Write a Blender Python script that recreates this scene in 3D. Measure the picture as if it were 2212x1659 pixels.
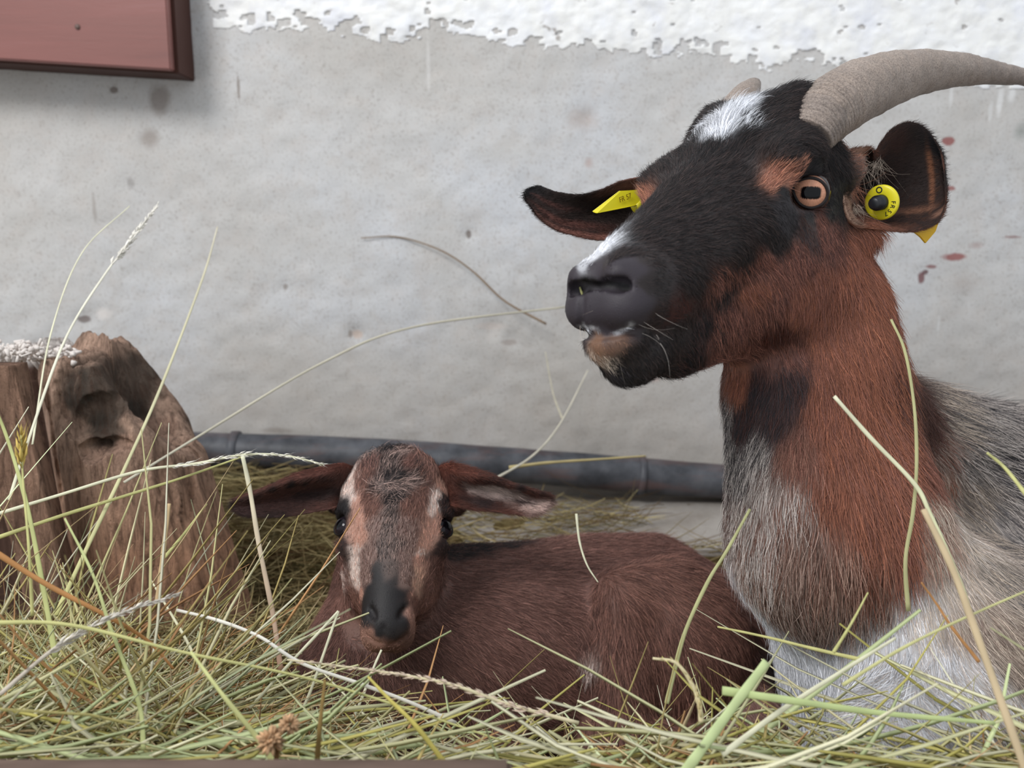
import bpy, bmesh, math, random
import numpy as np
from mathutils import Vector
from mathutils.bvhtree import BVHTree

FUR = 1.0          # share of the hair strands that is grown
rng = np.random.default_rng(7)
random.seed(7)
sc = bpy.context.scene
for o in list(bpy.data.objects):
    bpy.data.objects.remove(o)

# ------------------------------------------------------------------ camera
F, CX, CY = 1900.0, 1106.0, 829.5          # focal length and centre in pixels of a 2212 x 1659 frame
PITCH = math.radians(10)
CAM = np.array([0.0, 0.0, 0.36])
RIGHT = np.array([1.0, 0.0, 0.0])
FWD = np.array([0.0, math.cos(PITCH), -math.sin(PITCH)])
UPV = np.array([0.0, math.sin(PITCH), math.cos(PITCH)])
WALL_Y = 1.2
cd = bpy.data.cameras.new('camera')
cd.sensor_width = 36.0
cd.lens = F / 2212 * 36.0
cd.clip_start = 0.02
cd.dof.use_dof = True
cd.dof.focus_distance = 0.59
cd.dof.aperture_fstop = 8.0
co = bpy.data.objects.new('camera', cd)
sc.collection.objects.link(co)
co.location = CAM
co.rotation_euler = (math.radians(90) - PITCH, 0, 0)
sc.camera = co

# ------------------------------------------------------------------ light
sc.view_settings.view_transform = 'Standard'
sc.view_settings.look = 'None'
sc.view_settings.gamma = 1.0
sc.view_settings.use_curve_mapping = False
sc.view_settings.exposure = 0.0
w = bpy.data.worlds.new('world'); sc.world = w
w.use_nodes = True
bg = w.node_tree.nodes['Background']
bg.inputs[0].default_value = (0.90, 0.95, 1.0, 1)
bg.inputs[1].default_value = 0.80

def area(name, loc, target, size, energy, col=(1, 1, 1), sy=None):
    l = bpy.data.lights.new(name, 'AREA')
    l.energy = energy; l.color = col; l.size = size
    if sy: l.shape = 'RECTANGLE'; l.size_y = sy
    o = bpy.data.objects.new(name, l); sc.collection.objects.link(o)
    o.location = loc
    d = Vector(target) - Vector(loc)
    o.rotation_euler = d.to_track_quat('-Z', 'Y').to_euler()
    return o
area('barn_opening_daylight', (-1.3, -0.7, 2.0), (0.15, 0.75, 0.2), 0.9, 44, (1.0, 0.985, 0.97), 0.8)
sc.cycles.max_bounces = 6
sc.cycles.diffuse_bounces = 3
sc.cycles.use_denoising = True

def P(px, py, d):
    """point that lies d metres in front of the camera on the ray through a pixel"""
    return CAM + d * (FWD + (px - CX) / F * RIGHT - (py - CY) / F * UPV)
def PW(px, py, y):
    """point on the vertical plane Y = y"""
    r = FWD + (px - CX) / F * RIGHT - (py - CY) / F * UPV
    return CAM + r * (y / r[1])
def proj(p):
    v = np.asarray(p) - CAM
    d = v @ FWD
    return CX + F * (v @ RIGHT) / d, CY - F * (v @ UPV) / d, d
def lin(c):
    c = np.asarray(c, float) / 255.0
    return np.where(c <= 0.04045, c / 12.92, ((c + 0.055) / 1.055) ** 2.4)

# ------------------------------------------------------------------ materials
def mat(name, rough=0.8, base=(200, 200, 200), attr=None, spec=0.3, **kw):
    m = bpy.data.materials.new(name); m.use_nodes = True
    nt = m.node_tree; b = nt.nodes['Principled BSDF']
    b.inputs['Roughness'].default_value = rough
    b.inputs['Specular IOR Level'].default_value = spec
    b.inputs['Base Color'].default_value = (*lin(base), 1)
    if attr:
        a = nt.nodes.new('ShaderNodeAttribute'); a.attribute_name = attr
        nt.links.new(a.outputs['Color'], b.inputs['Base Color'])
    for k, v in kw.items():
        b.inputs[k].default_value = v
    return m
def N(nt, typ, **kw):
    n = nt.nodes.new(typ)
    for k, v in kw.items():
        if k in n.inputs: n.inputs[k].default_value = v
        else: setattr(n, k, v)
    return n
def ramp(nt, fac, stops):
    r = nt.nodes.new('ShaderNodeValToRGB')
    e = r.color_ramp.elements
    while len(e) < len(stops): e.new(0.5)
    for i, (p, c) in enumerate(stops):
        e[i].position = p
        e[i].color = (*lin(c), 1) if len(c) == 3 else c
    nt.links.new(fac, r.inputs[0])
    return r.outputs[0]
def mix(nt, fac, a, b, mode='MIX'):
    m = nt.nodes.new('ShaderNodeMix'); m.data_type = 'RGBA'; m.blend_type = mode
    for k, v in ((0, fac), (6, a), (7, b)):
        if isinstance(v, (int, float)): m.inputs[k].default_value = v
        elif isinstance(v, tuple): m.inputs[k].default_value = (*lin(v), 1)
        else: nt.links.new(v, m.inputs[k])
    return m.outputs[2]
def noise(nt, co, scale, detail=6, rough=0.6, dist=0.0):
    n = N(nt, 'ShaderNodeTexNoise', Scale=scale, Detail=detail, Roughness=rough, Distortion=dist)
    nt.links.new(co, n.inputs['Vector'])
    return n.outputs[0]
def mapping(nt, co, scale=(1, 1, 1), loc=(0, 0, 0), rot=(0, 0, 0)):
    n = nt.nodes.new('ShaderNodeMapping')
    n.inputs['Scale'].default_value = scale; n.inputs['Location'].default_value = loc
    n.inputs['Rotation'].default_value = rot
    nt.links.new(co, n.inputs[0])
    return n.outputs[0]
def bump(nt, h, strength, dist, prev=None):
    b = N(nt, 'ShaderNodeBump', Strength=strength, Distance=dist)
    nt.links.new(h, b.inputs['Height'])
    if prev: nt.links.new(prev, b.inputs['Normal'])
    return b.outputs[0]
def obco(nt):
    return nt.nodes.new('ShaderNodeNewGeometry').outputs['Position']

# ------------------------------------------------------------------ object helpers
def link_mesh(name, me, m=None, parent=None, smooth=True):
    o = bpy.data.objects.new(name, me)
    sc.collection.objects.link(o)
    if m: me.materials.append(m)
    if smooth: me.shade_smooth()
    if parent: o.parent = parent
    return o
def mesh_np(name, V, Q, m=None, parent=None, col=None, smooth=True):
    """V (n,3); Q (m,3) or (m,4) ints"""
    V = np.asarray(V, np.float32); Q = np.asarray(Q, np.int32)
    me = bpy.data.meshes.new(name)
    k = Q.shape[1]
    me.vertices.add(len(V)); me.vertices.foreach_set('co', V.ravel())
    me.loops.add(Q.size); me.loops.foreach_set('vertex_index', Q.ravel())
    me.polygons.add(len(Q)); me.polygons.foreach_set('loop_start', np.arange(0, Q.size, k, dtype=np.int32))
    me.update(calc_edges=True)
    me.validate()
    if col is not None:
        a = me.color_attributes.new('col', 'FLOAT_COLOR', 'POINT')
        c = np.ones((len(V), 4), np.float32); c[:, :3] = col
        a.data.foreach_set('color', c.ravel())
    return link_mesh(name, me, m, parent, smooth)
def empty(name, loc, label, cat, group=None):
    o = bpy.data.objects.new(name, None); sc.collection.objects.link(o)
    o.location = [float(x) for x in loc]; o.empty_display_size = 0.05
    tag(o, label, cat, group)
    return o
def tag(o, label=None, cat=None, group=None, kind=None):
    if label: o['label'] = label
    if cat: o['category'] = cat
    if group: o['group'] = group
    if kind: o['kind'] = kind
    return o
def adopt(child, root):
    """parent without moving (root has only a location)"""
    child.parent = root
    child.location = Vector(child.location) - root.location
    return child

def put(o, root):
    o.parent = root; o.location = -Vector(root.location); return o
def crom(pts, n):
    """Catmull-Rom resampling of control rows (k, dims) to n rows"""
    pts = np.asarray(pts, float); k = len(pts)
    if k == 1: return np.repeat(pts, n, 0)
    t = np.linspace(0, k - 1, n); i = np.minimum(t.astype(int), k - 2); f = (t - i)[:, None]
    ext = np.vstack([2 * pts[0] - pts[1], pts, 2 * pts[-1] - pts[-2]])
    p0, p1, p2, p3 = ext[i], ext[i + 1], ext[i + 2], ext[i + 3]
    return 0.5 * ((2 * p1) + (p2 - p0) * f + (2 * p0 - 5 * p1 + 4 * p2 - p3) * f ** 2 + (3 * p1 - p0 - 3 * p2 + p3) * f ** 3)
def tube_np(C, R, sides=12, flat=1.0, upref=(0, 0, 1), cap=True):
    """swept tube. C (n,3) centres, R (n,) radii -> V, Q(tri)"""
    C = np.asarray(C, float); R = np.asarray(R, float); n = len(C)
    T = np.gradient(C, axis=0); T /= np.linalg.norm(T, axis=1)[:, None] + 1e-12
    u = np.asarray(upref, float)
    A = np.cross(T, u); A /= np.linalg.norm(A, axis=1)[:, None] + 1e-9
    B = np.cross(A, T)
    an = np.arange(sides) / sides * 2 * math.pi
    V = C[:, None] + R[:, None, None] * (np.cos(an)[None, :, None] * A[:, None] + flat * np.sin(an)[None, :, None] * B[:, None])
    V = V.reshape(-1, 3)
    i, j = np.meshgrid(np.arange(n - 1), np.arange(sides), indexing='ij')
    a = i * sides + j; b = i * sides + (j + 1) % sides
    Q = np.stack([a, b, b + sides, a + sides], -1).reshape(-1, 4)
    tri = np.vstack([Q[:, [0, 1, 2]], Q[:, [0, 2, 3]]])
    if cap:
        V = np.vstack([V, C[0], C[-1]]); c0, c1 = len(V) - 2, len(V) - 1
        j = np.arange(sides); jn = (j + 1) % sides
        tri = np.vstack([tri, np.stack([jn, j, np.full(sides, c0)], 1),
                         np.stack([(n - 1) * sides + j, (n - 1) * sides + jn, np.full(sides, c1)], 1)])
    return V, tri
class Acc:
    """collects several pieces into one mesh"""
    def __init__(s): s.V = []; s.T = []; s.C = []; s.n = 0
    def add(s, V, T, col=None):
        s.V.append(V); s.T.append(np.asarray(T) + s.n); s.n += len(V)
        c = np.ones((len(V), 3)) if col is None else np.broadcast_to(col, (len(V), 3))
        s.C.append(c)
    def build(s, name, m, parent=None, smooth=True, col=True):
        return mesh_np(name, np.vstack(s.V), np.vstack(s.T), m, parent, np.vstack(s.C) if col else None, smooth)

# cheap vectorised value noise
_NT = rng.random((32, 32, 32)).astype(np.float32)
def vnoise(p, scale):
    q = np.asarray(p, float) * scale
    i = np.floor(q).astype(int); f = q - i; f = f * f * (3 - 2 * f)
    r = 0
    for dx in (0, 1):
        for dy in (0, 1):
            for dz in (0, 1):
                wgt = (f[:, 0] if dx else 1 - f[:, 0]) * (f[:, 1] if dy else 1 - f[:, 1]) * (f[:, 2] if dz else 1 - f[:, 2])
                r = r + wgt * _NT[(i[:, 0] + dx) % 32, (i[:, 1] + dy) % 32, (i[:, 2] + dz) % 32]
    return r * 2 - 1
def fbm(p, scale, octs=4):
    s = 0; a = 1
    for k in range(octs):
        s = s + a * vnoise(np.asarray(p) + 3.7 * k, scale); scale *= 2.03; a *= 0.5
    return s

# ------------------------------------------------------------------ implicit surfaces: smooth union of tapered limbs
class Field:
    def __init__(s): s.prims = []
    def cone(s, a, b, ra, rb, k=0.012, sub=False):
        s.prims.append(('c', np.asarray(a, float), np.asarray(b, float), ra, rb, k, sub)); return s
    def ell(s, c, R, rad, k=0.012, sub=False):
        """R rows = axes"""
        s.prims.append(('e', np.asarray(c, float), np.asarray(R, float), np.asarray(rad, float), 0, k, sub)); return s
    def dist1(s, pr, X):
        if pr[0] == 'c':
            _, a, b, ra, rb, _, _ = pr
            ab = b - a; t = np.clip(((X - a) @ ab) / (ab @ ab + 1e-12), 0, 1)
            return np.linalg.norm(X - a - t[:, None] * ab, axis=1) - (ra + (rb - ra) * t)
        _, c, R, rad, _, _, _ = pr
        q = (X - c) @ R.T
        k0 = np.linalg.norm(q / rad, axis=1); k1 = np.linalg.norm(q / rad ** 2, axis=1) + 1e-9
        return k0 * (k0 - 1) / k1
    def comb(s, D, d, pr):
        k = pr[5]
        if pr[6]:
            d = -d
            h = np.clip(0.5 + 0.5 * (d - D) / k, 0, 1)
            return D * (1 - h) + d * h + k * h * (1 - h)
        h = np.clip(0.5 + 0.5 * (D - d) / k, 0, 1)
        return D * (1 - h) + d * h - k * h * (1 - h)
    def __call__(s, X):
        D = np.full(len(X), 1.0)
        for pr in s.prims: D = s.comb(D, s.dist1(pr, X), pr)
        return D
    def bounds(s, pr):
        if pr[0] == 'c':
            r = max(pr[3], pr[4]); return np.minimum(pr[1], pr[2]) - r, np.maximum(pr[1], pr[2]) + r
        r = pr[3].max(); return pr[1] - r, pr[1] + r
    def surface(s, h):
        bs = [s.bounds(p) for p in s.prims if not p[6]]
        lo = np.min([b[0] for b in bs], 0) - 4 * h; hi = np.max([b[1] for b in bs], 0) + 4 * h
        n = np.ceil((hi - lo) / h).astype(int) + 1
        D = np.full(n, 1.0, np.float32)
        for pr in s.prims:
            b0, b1 = s.bounds(pr); m = pr[5] + 3 * h
            i0 = np.clip(np.floor((b0 - m - lo) / h).astype(int), 0, n); i1 = np.clip(np.ceil((b1 + m - lo) / h).astype(int) + 1, 0, n)
            if (i1 <= i0).any(): continue
            ax = [lo[a] + h * np.arange(i0[a], i1[a]) for a in range(3)]
            step = max(1, int(400000 / max(1, len(ax[1]) * len(ax[2]))))
            for q in range(0, len(ax[0]), step):
                X = np.stack(np.meshgrid(ax[0][q:q + step], ax[1], ax[2], indexing='ij'), -1).reshape(-1, 3)
                sl = (slice(i0[0] + q, min(i0[0] + q + step, i1[0])), slice(i0[1], i1[1]), slice(i0[2], i1[2]))
                D[sl] = s.comb(D[sl].ravel(), s.dist1(pr, X), pr).reshape(D[sl].shape)
        return surfnets(D, lo, h)
def surfnets(D, lo, h):
    ins = D < 0
    n = np.array(D.shape)
    cnt = np.zeros(n - 1, np.int8)
    for dx in (0, 1):
        for dy in (0, 1):
            for dz in (0, 1):
                cnt += ins[dx:n[0] - 1 + dx, dy:n[1] - 1 + dy, dz:n[2] - 1 + dz]
    act = (cnt > 0) & (cnt < 8)
    I = np.argwhere(act)
    idx = np.full(n - 1, -1, np.int32); idx[act] = np.arange(len(I))
    S = np.zeros((len(I), 3)); W = np.zeros(len(I))
    corners = [np.array([x, y, z]) for x in (0, 1) for y in (0, 1) for z in (0, 1)]
    vals = {tuple(c): D[I[:, 0] + c[0], I[:, 1] + c[1], I[:, 2] + c[2]] for c in corners}
    for c in corners:
        for a in range(3):
            if c[a]: continue
            c2 = c.copy(); c2[a] = 1
            v0, v1 = vals[tuple(c)], vals[tuple(c2)]
            x = (v0 < 0) != (v1 < 0)
            t = np.where(x, v0 / np.where(x, v0 - v1, 1), 0)
            pt = np.broadcast_to(c, (len(I), 3)).astype(float).copy(); pt[:, a] += t
            S[x] += pt[x]; W[x] += 1
    V = lo + h * (I + S / W[:, None])
    quads = []
    for a in range(3):
        b, c = (a + 1) % 3, (a + 2) % 3
        sh = [slice(None)] * 3; s0 = list(sh); s1 = list(sh)
        s0[a] = slice(0, n[a] - 1); s1[a] = slice(1, n[a])
        x0, x1 = ins[tuple(s0)], ins[tuple(s1)]
        E = np.argwhere(x0 != x1)
        E = E[(E[:, b] > 0) & (E[:, c] > 0) & (E[:, b] < n[b] - 1) & (E[:, c] < n[c] - 1)]
        eb = np.zeros(3, int); eb[b] = 1; ec = np.zeros(3, int); ec[c] = 1
        g = lambda e: idx[e[:, 0], e[:, 1], e[:, 2]]
        q = np.stack([g(E - eb - ec), g(E - ec), g(E), g(E - eb)], 1)
        fl = x0[E[:, 0], E[:, 1], E[:, 2]]
        q = np.where(fl[:, None], q, q[:, ::-1])
        quads.append(q)
    return V, np.vstack(quads)
def smooth_mesh(V, Q, it=2, lam=0.5):
    E = np.vstack([Q[:, [0, 1]], Q[:, [1, 2]], Q[:, [2, 3]], Q[:, [3, 0]]])
    n = len(V)
    deg = np.bincount(E[:, 0], minlength=n) + np.bincount(E[:, 1], minlength=n)
    for _ in range(it):
        A = np.stack([np.bincount(E[:, 0], V[E[:, 1], k], n) + np.bincount(E[:, 1], V[E[:, 0], k], n) for k in range(3)], 1)
        V = V * (1 - lam) + lam * A / np.maximum(deg, 1)[:, None]
    return V
def vnormals(V, T):
    n = np.cross(V[T[:, 1]] - V[T[:, 0]], V[T[:, 2]] - V[T[:, 0]])
    out = np.stack([sum(np.bincount(T[:, j], n[:, k], len(V)) for j in range(3)) for k in range(3)], 1)
    return out / (np.linalg.norm(out, axis=1)[:, None] + 1e-12)

# ------------------------------------------------------------------ coat: pigment, hair length and hair direction anchored on the body
class Coat:
    """anchors are points on the skin, each with two hair colours, the share of the second, a hair length and a lay direction"""
    def __init__(s, V, Q):
        s.T = np.vstack([Q[:, [0, 1, 2]], Q[:, [0, 2, 3]]]) if Q.shape[1] == 4 else Q
        s.V = V; s.N = vnormals(V, s.T)
        s.bvh = BVHTree.FromPolygons([Vector(v) for v in V], Q.tolist())
        s.A = []
    def hit(s, px, py):
        d = P(px, py, 1.0) - CAM
        h = s.bvh.ray_cast(Vector(CAM), Vector(d).normalized())
        return None if h[0] is None else np.array(h[0])
    def add(s, px, py, ca, cb, mixp, ln, dx, dy, lift=0.25, size=1.0):
        """placed where the ray through the pixel meets the skin"""
        p = s.hit(px, py)
        if p is None: p = np.array(s.bvh.find_nearest(Vector(P(px, py, s.dd)))[0])
        v = RIGHT * dx - UPV * dy
        s.A.append((p, lin(ca), lin(cb), mixp, ln / 1000, v / (np.linalg.norm(v) + 1e-9), lift, size))
    def raw(s, p, ca, cb, mixp, ln, v, lift=0.25, size=1.0):
        p = np.array(s.bvh.find_nearest(Vector(p))[0])
        v = np.asarray(v, float)
        s.A.append((p, lin(ca), lin(cb), mixp, ln / 1000, v / np.linalg.norm(v), lift, size))
    def mirror(s, center, axis, upto):
        """the other side of a head"""
        for p, ca, cb, m, ln, v, lf, sz in list(s.A[:upto]):
            q = p - 2 * ((p - center) @ axis) * axis
            if (p - center) @ axis < 0.014: continue
            s.A.append((q, ca, cb, m, ln, v - 2 * (v @ axis) * axis, lf, sz))
    def at(s, X, warp=0.006, wscale=45.0, power=3.0):
        Pn = np.array([a[0] for a in s.A]); SZ = np.array([a[7] for a in s.A])
        Y = X + warp * np.stack([fbm(X + k * 9.1, wscale, 3) for k in range(3)], 1)
        out = [np.zeros((len(X), 3)), np.zeros((len(X), 3)), np.zeros(len(X)), np.zeros(len(X)), np.zeros((len(X), 3)), np.zeros(len(X))]
        CA = np.array([a[1] for a in s.A]); CB = np.array([a[2] for a in s.A])
        M = np.array([a[3] for a in s.A]); L = np.array([a[4] for a in s.A]); Dv = np.array([a[5] for a in s.A]); LF = np.array([a[6] for a in s.A])
        for c in range(0, len(X), 20000):
            sl = slice(c, c + 20000)
            d2 = ((Y[sl, None] - Pn[None]) ** 2).sum(2) / SZ ** 2 + 4e-6
            W = 1 / d2 ** power; W /= W.sum(1)[:, None]
            d2s = ((X[sl, None] - Pn[None]) ** 2).sum(2) + 1e-4
            U = 1 / d2s ** 2; U /= U.sum(1)[:, None]
            out[0][sl] = W @ CA; out[1][sl] = W @ CB; out[2][sl] = W @ M
            out[3][sl] = W @ L; out[4][sl] = U @ Dv; out[5][sl] = U @ LF
        return out

HAIR = None
def hair_mat():
    global HAIR
    if HAIR is None:
        HAIR = mat('hair', 0.55, attr='col', spec=0.35)
    return HAIR
def grow(name, coat, n, parent, rad=0.00011, seed=1, mask=None, lenmul=1.0, K=5, wild=0.25, keep_back=0.35, tint=0.12, warp=0.006, power=3.0):
    """hair strands rooted on the skin, combed along the coat's lay directions; one hair-curves object"""
    r = np.random.default_rng(seed)
    V, T, Nn = coat.V, coat.T, coat.N
    a = V[T[:, 0]]; b = V[T[:, 1]]; c = V[T[:, 2]]
    ar = np.linalg.norm(np.cross(b - a, c - a), axis=1)
    cen = (a + b + c) / 3
    fn = Nn[T[:, 0]]
    view = CAM - cen; view /= np.linalg.norm(view, axis=1)[:, None]
    facing = (fn * view).sum(1)
    pxx, pyy, _ = proj_many(cen)
    inframe = (pxx > -150) & (pxx < 2360) & (pyy > -150) & (pyy < 1800)
    wgt = ar * np.where(facing > -0.35, 1.0, keep_back) * np.where(inframe, 1.0, 0.2)
    if mask is not None: wgt = wgt * mask(cen)
    n = int(n * FUR)
    if n < 10: return None
    f = r.choice(len(T), n, p=wgt / wgt.sum())
    u = r.random(n); v = r.random(n); fl = u + v > 1; u[fl] = 1 - u[fl]; v[fl] = 1 - v[fl]
    X = a[f] + u[:, None] * (b - a)[f] + v[:, None] * (c - a)[f]
    bw = np.stack([1 - u - v, u, v], 1)
    NN = (Nn[T[f]] * bw[:, :, None]).sum(1); NN /= np.linalg.norm(NN, axis=1)[:, None]
    ca, cb, m, L, D, lf = coat.at(X, warp=warp, power=power)
    pick = (r.random(n) < m)[:, None]
    col = np.where(pick, cb, ca)
    col = col * np.exp(r.normal(0, tint, (n, 1)))
    clump = 0.5 * np.stack([vnoise(X + k * 5.3, 160.0) for k in range(3)], 1) + 0.35 * np.stack([vnoise(X + k * 2.3, 55.0) for k in range(3)], 1)
    D = D + clump * wild * 1.6 + r.normal(0, wild * 0.5, (n, 3))
    D -= (D * NN).sum(1)[:, None] * NN
    D /= np.linalg.norm(D, axis=1)[:, None] + 1e-9
    L = L * lenmul * np.exp(r.normal(0, 0.22, n))
    lf = lf * np.exp(r.normal(0, 0.3, n))
    bend = r.normal(0, 0.12, (n, 3))
    t = np.linspace(0, 1, K)
    pts = np.zeros((n, K, 3), np.float32)
    for k in range(K):
        s = t[k]
        pts[:, k] = X - NN * 0.0006 + L[:, None] * (D * s + NN * (lf[:, None] * (1.6 * s - 1.1 * s * s)) + bend * s * s)
    hc = bpy.data.hair_curves.new(name)
    hc.add_curves([K] * n)
    hc.attributes['position'].data.foreach_set('vector', pts.ravel())
    ra = hc.attributes.get('radius') or hc.attributes.new('radius', 'FLOAT', 'POINT')
    rr = np.broadcast_to((rad * np.array([1.0, 1.0, 0.85, 0.6, 0.15]) if K == 5 else rad * np.linspace(1, .15, K))[None], (n, K)) * np.exp(r.normal(0, .2, (n, 1)))
    ra.data.foreach_set('value', np.ascontiguousarray(rr, np.float32).ravel())
    ca_ = hc.attributes.new('col', 'FLOAT_COLOR', 'POINT')
    cc = np.ones((n, K, 4), np.float32); cc[:, :, :3] = col[:, None]
    ca_.data.foreach_set('color', cc.ravel())
    hc.materials.append(hair_mat())
    o = bpy.data.objects.new(name, hc); sc.collection.objects.link(o)
    o.parent = parent
    o.location = -Vector(parent.location)
    o['kind'] = 'stuff'
    return o
def proj_many(X):
    v = X - CAM; d = v @ FWD
    return CX + F * (v @ RIGHT) / d, CY - F * (v @ UPV) / d, d
# ================================================================== the barn: wall, plaster coat, floor
def gridmesh(nx, ny):
    i, j = np.meshgrid(np.arange(nx - 1), np.arange(ny - 1), indexing='ij')
    a = i * ny + j
    return np.stack([a, a + ny, a + ny + 1, a + 1], -1).reshape(-1, 4)
def slab(name, x0, x1, z0, z1, y, thick, nx, nz, disp, m, **kw):
    """upright slab whose front face is y - disp(x, z), 'thick' deep"""
    xs = np.linspace(x0, x1, nx); zs = np.linspace(z0, z1, nz)
    X, Z = np.meshgrid(xs, zs, indexing='ij')
    Pn = np.stack([X.ravel(), np.full(X.size, y), Z.ravel()], 1)
    Pn[:, 1] -= disp(Pn)
    Q = gridmesh(nx, nz)
    back = Pn.copy(); back[:, 1] = y + thick
    n0 = len(Pn)
    loop = [i * nz for i in range(nx)] + [(nx - 1) * nz + j for j in range(1, nz)] + [i * nz + nz - 1 for i in range(nx - 2, -1, -1)] + list(range(nz - 2, 0, -1))
    loop = np.array(loop); nxl = np.roll(loop, -1)
    Qr = np.stack([nxl, loop, loop + n0, nxl + n0], 1)
    return mesh_np(name, np.vstack([Pn, back]), np.vstack([Q, Q[:, ::-1] + n0, Qr]), m)
pits = [PW(x, y, WALL_Y) for x, y in ((1010, 508), (770, 722), (1105, 735), (1065, 705), (612, 622), (185, 690), (1270, 250))]
pitr = [.008, .012, .010, .014, .006, .010, .008]
def wall_disp(p):
    d = .0035 * fbm(p, 6., 3) + .0012 * fbm(p + 9, 60., 3)
    for q, r_ in zip(pits, pitr):
        dd = np.hypot(p[:, 0] - q[0], p[:, 2] - q[2]) / r_
        d = d - .005 * np.exp(-dd ** 2)
    return d
M_WALL = mat('concrete', .92, spec=.15)
nt = M_WALL.node_tree; b = nt.nodes['Principled BSDF']; g = obco(nt)
nA = noise(nt, g, 3.2, 5, .55, .4); nB = noise(nt, g, 30, 8, .7); nC = noise(nt, g, 260, 4, .7); nD = noise(nt, mapping(nt, g, (5, 5, 1.2)), 2.2, 6, .6)
c = ramp(nt, nA, [(.32, (200, 197, 193)), (.5, (208, 207, 206)), (.68, (214, 216, 220))])
c = mix(nt, ramp(nt, nB, [(.38, (150, 150, 150)), (.52, (0, 0, 0))]), c, (204, 196, 190))
c = mix(nt, ramp(nt, nC, [(.32, (190, 190, 190)), (.47, (0, 0, 0))]), c, (158, 150, 144))
c = mix(nt, ramp(nt, nD, [(.56, (0, 0, 0)), (.70, (110, 110, 110))]), c, (176, 172, 168))
# duller and browner towards the floor
sep = nt.nodes.new('ShaderNodeSeparateXYZ'); nt.links.new(g, sep.inputs[0])
mr = N(nt, 'ShaderNodeMapRange'); nt.links.new(sep.outputs[2], mr.inputs[0]); mr.inputs[1].default_value = .0; mr.inputs[2].default_value = .26; mr.inputs[3].default_value = .6; mr.inputs[4].default_value = 0
c = mix(nt, mr.outputs[0], c, (176, 166, 154))
def blot(nt, c, pos, rx, rz, col, amount=.8, sharp=.35, warp=.3, seed=0):
    """stain on the wall at a fixed place"""
    mp = mapping(nt, obco(nt), (1 / rx, 0, 1 / rz), (-pos[0] / rx, 0, -pos[2] / rz))
    ln_ = nt.nodes.new('ShaderNodeVectorMath'); ln_.operation = 'LENGTH'; nt.links.new(mp, ln_.inputs[0])
    nn_ = noise(nt, obco(nt), 2.2 / min(rx, rz) * .3, 4, .6)
    ad = N(nt, 'ShaderNodeMath', operation='MULTIPLY_ADD'); nt.links.new(nn_, ad.inputs[0]); ad.inputs[1].default_value = warp * 2.5
    nt.links.new(ln_.outputs['Value'], ad.inputs[2])
    r_ = N(nt, 'ShaderNodeMapRange'); nt.links.new(ad.outputs[0], r_.inputs[0])
    off = warp * 1.25
    r_.inputs[1].default_value = 1 + off - sharp; r_.inputs[2].default_value = 1 + off; r_.inputs[3].default_value = amount; r_.inputs[4].default_value = 0
    return mix(nt, r_.outputs[0], c, col)
s = lambda px: px / F * 1.25
RED = (150, 74, 70)
for x, y, rx, ry, col, am, sh in ((2050, 305, 16, 9, RED, .8, .3), (2052, 407, 15, 6, RED, .75, .3), (2062, 555, 28, 9, RED, .8, .4), (1998, 588, 8, 6, (90, 40, 44), .8, .4), (1990, 600, 9, 14, (110, 50, 52), .8, .4), (2012, 576, 14, 5, (130, 60, 58), .7, .4),
                                  (2190, 512, 22, 3.5, (140, 90, 86), .6, .5), (2110, 530, 20, 10, (176, 150, 146), .5, .8), (2205, 285, 20, 25, (150, 156, 152), .7, .9), (2080, 610, 40, 30, (178, 168, 162), .5, 1),
                                  (1260, 255, 42, 34, (180, 166, 158), .55, .7), (1272, 350, 12, 14, (190, 168, 162), .6, .8), (345, 215, 26, 34, (150, 140, 134), .75, .5), (325, 298, 26, 26, (158, 148, 142), .7, .7), (245, 194, 10, 8, (120, 108, 102), .8, .4),
                                  (516, 190, 4, 32, (140, 128, 120), .7, .5), (204, 450, 5, 38, (166, 158, 152), .6, .6), (281, 395, 10, 14, (160, 156, 154), .6, .6), (1108, 320, 100, 40, (204, 200, 194), .5, 1.2), (1012, 506, 7, 10, (120, 108, 102), .8, .4),
                                  (615, 620, 6, 7, (150, 140, 134), .7, .4), (180, 690, 16, 9, (120, 108, 104), .8, .4), (222, 678, 22, 16, (232, 226, 222), .7, .6), (772, 722, 14, 12, (208, 190, 178), .8, .4), (756, 722, 5, 10, (150, 134, 124), .7, .4),
                                  (1060, 705, 40, 10, (214, 204, 198), .6, .5), (1100, 740, 20, 8, (160, 148, 142), .6, .5), (925, 140, 5, 70, (228, 226, 224), .5, .6), (2160, 220, 8, 34, (235, 235, 235), .8, .6), (2185, 205, 10, 20, (235, 235, 235), .8, .6), (2055, 205, 5, 30, (228, 228, 228), .6, .6),
                                  (2140, 240, 6, 30, (225, 225, 225), .6, .6), (1415, 115, 6, 40, (225, 224, 222), .5, .6), (2028, 700, 4, 30, (226, 226, 226), .5, .6), (600, 930, 40, 8, (160, 150, 142), .6, .6), (1415, 820, 14, 10, (196, 170, 164), .5, .8)):
    c = blot(nt, c, PW(x, y, WALL_Y), s(rx), s(ry), col, am, sh)
nt.links.new(c, b.inputs['Base Color'])
nt.links.new(bump(nt, nC, .35, .0012, bump(nt, nB, .5, .003)), b.inputs['Normal'])
wall = slab('wall_back', -2.2, 2.6, -.12, 1.5, WALL_Y, .15, 620, 230, wall_disp, M_WALL)
tag(wall, 'grey rendered concrete wall with white limewash above, behind the goats', kind='structure')
wall['category'] = 'wall'

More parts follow.
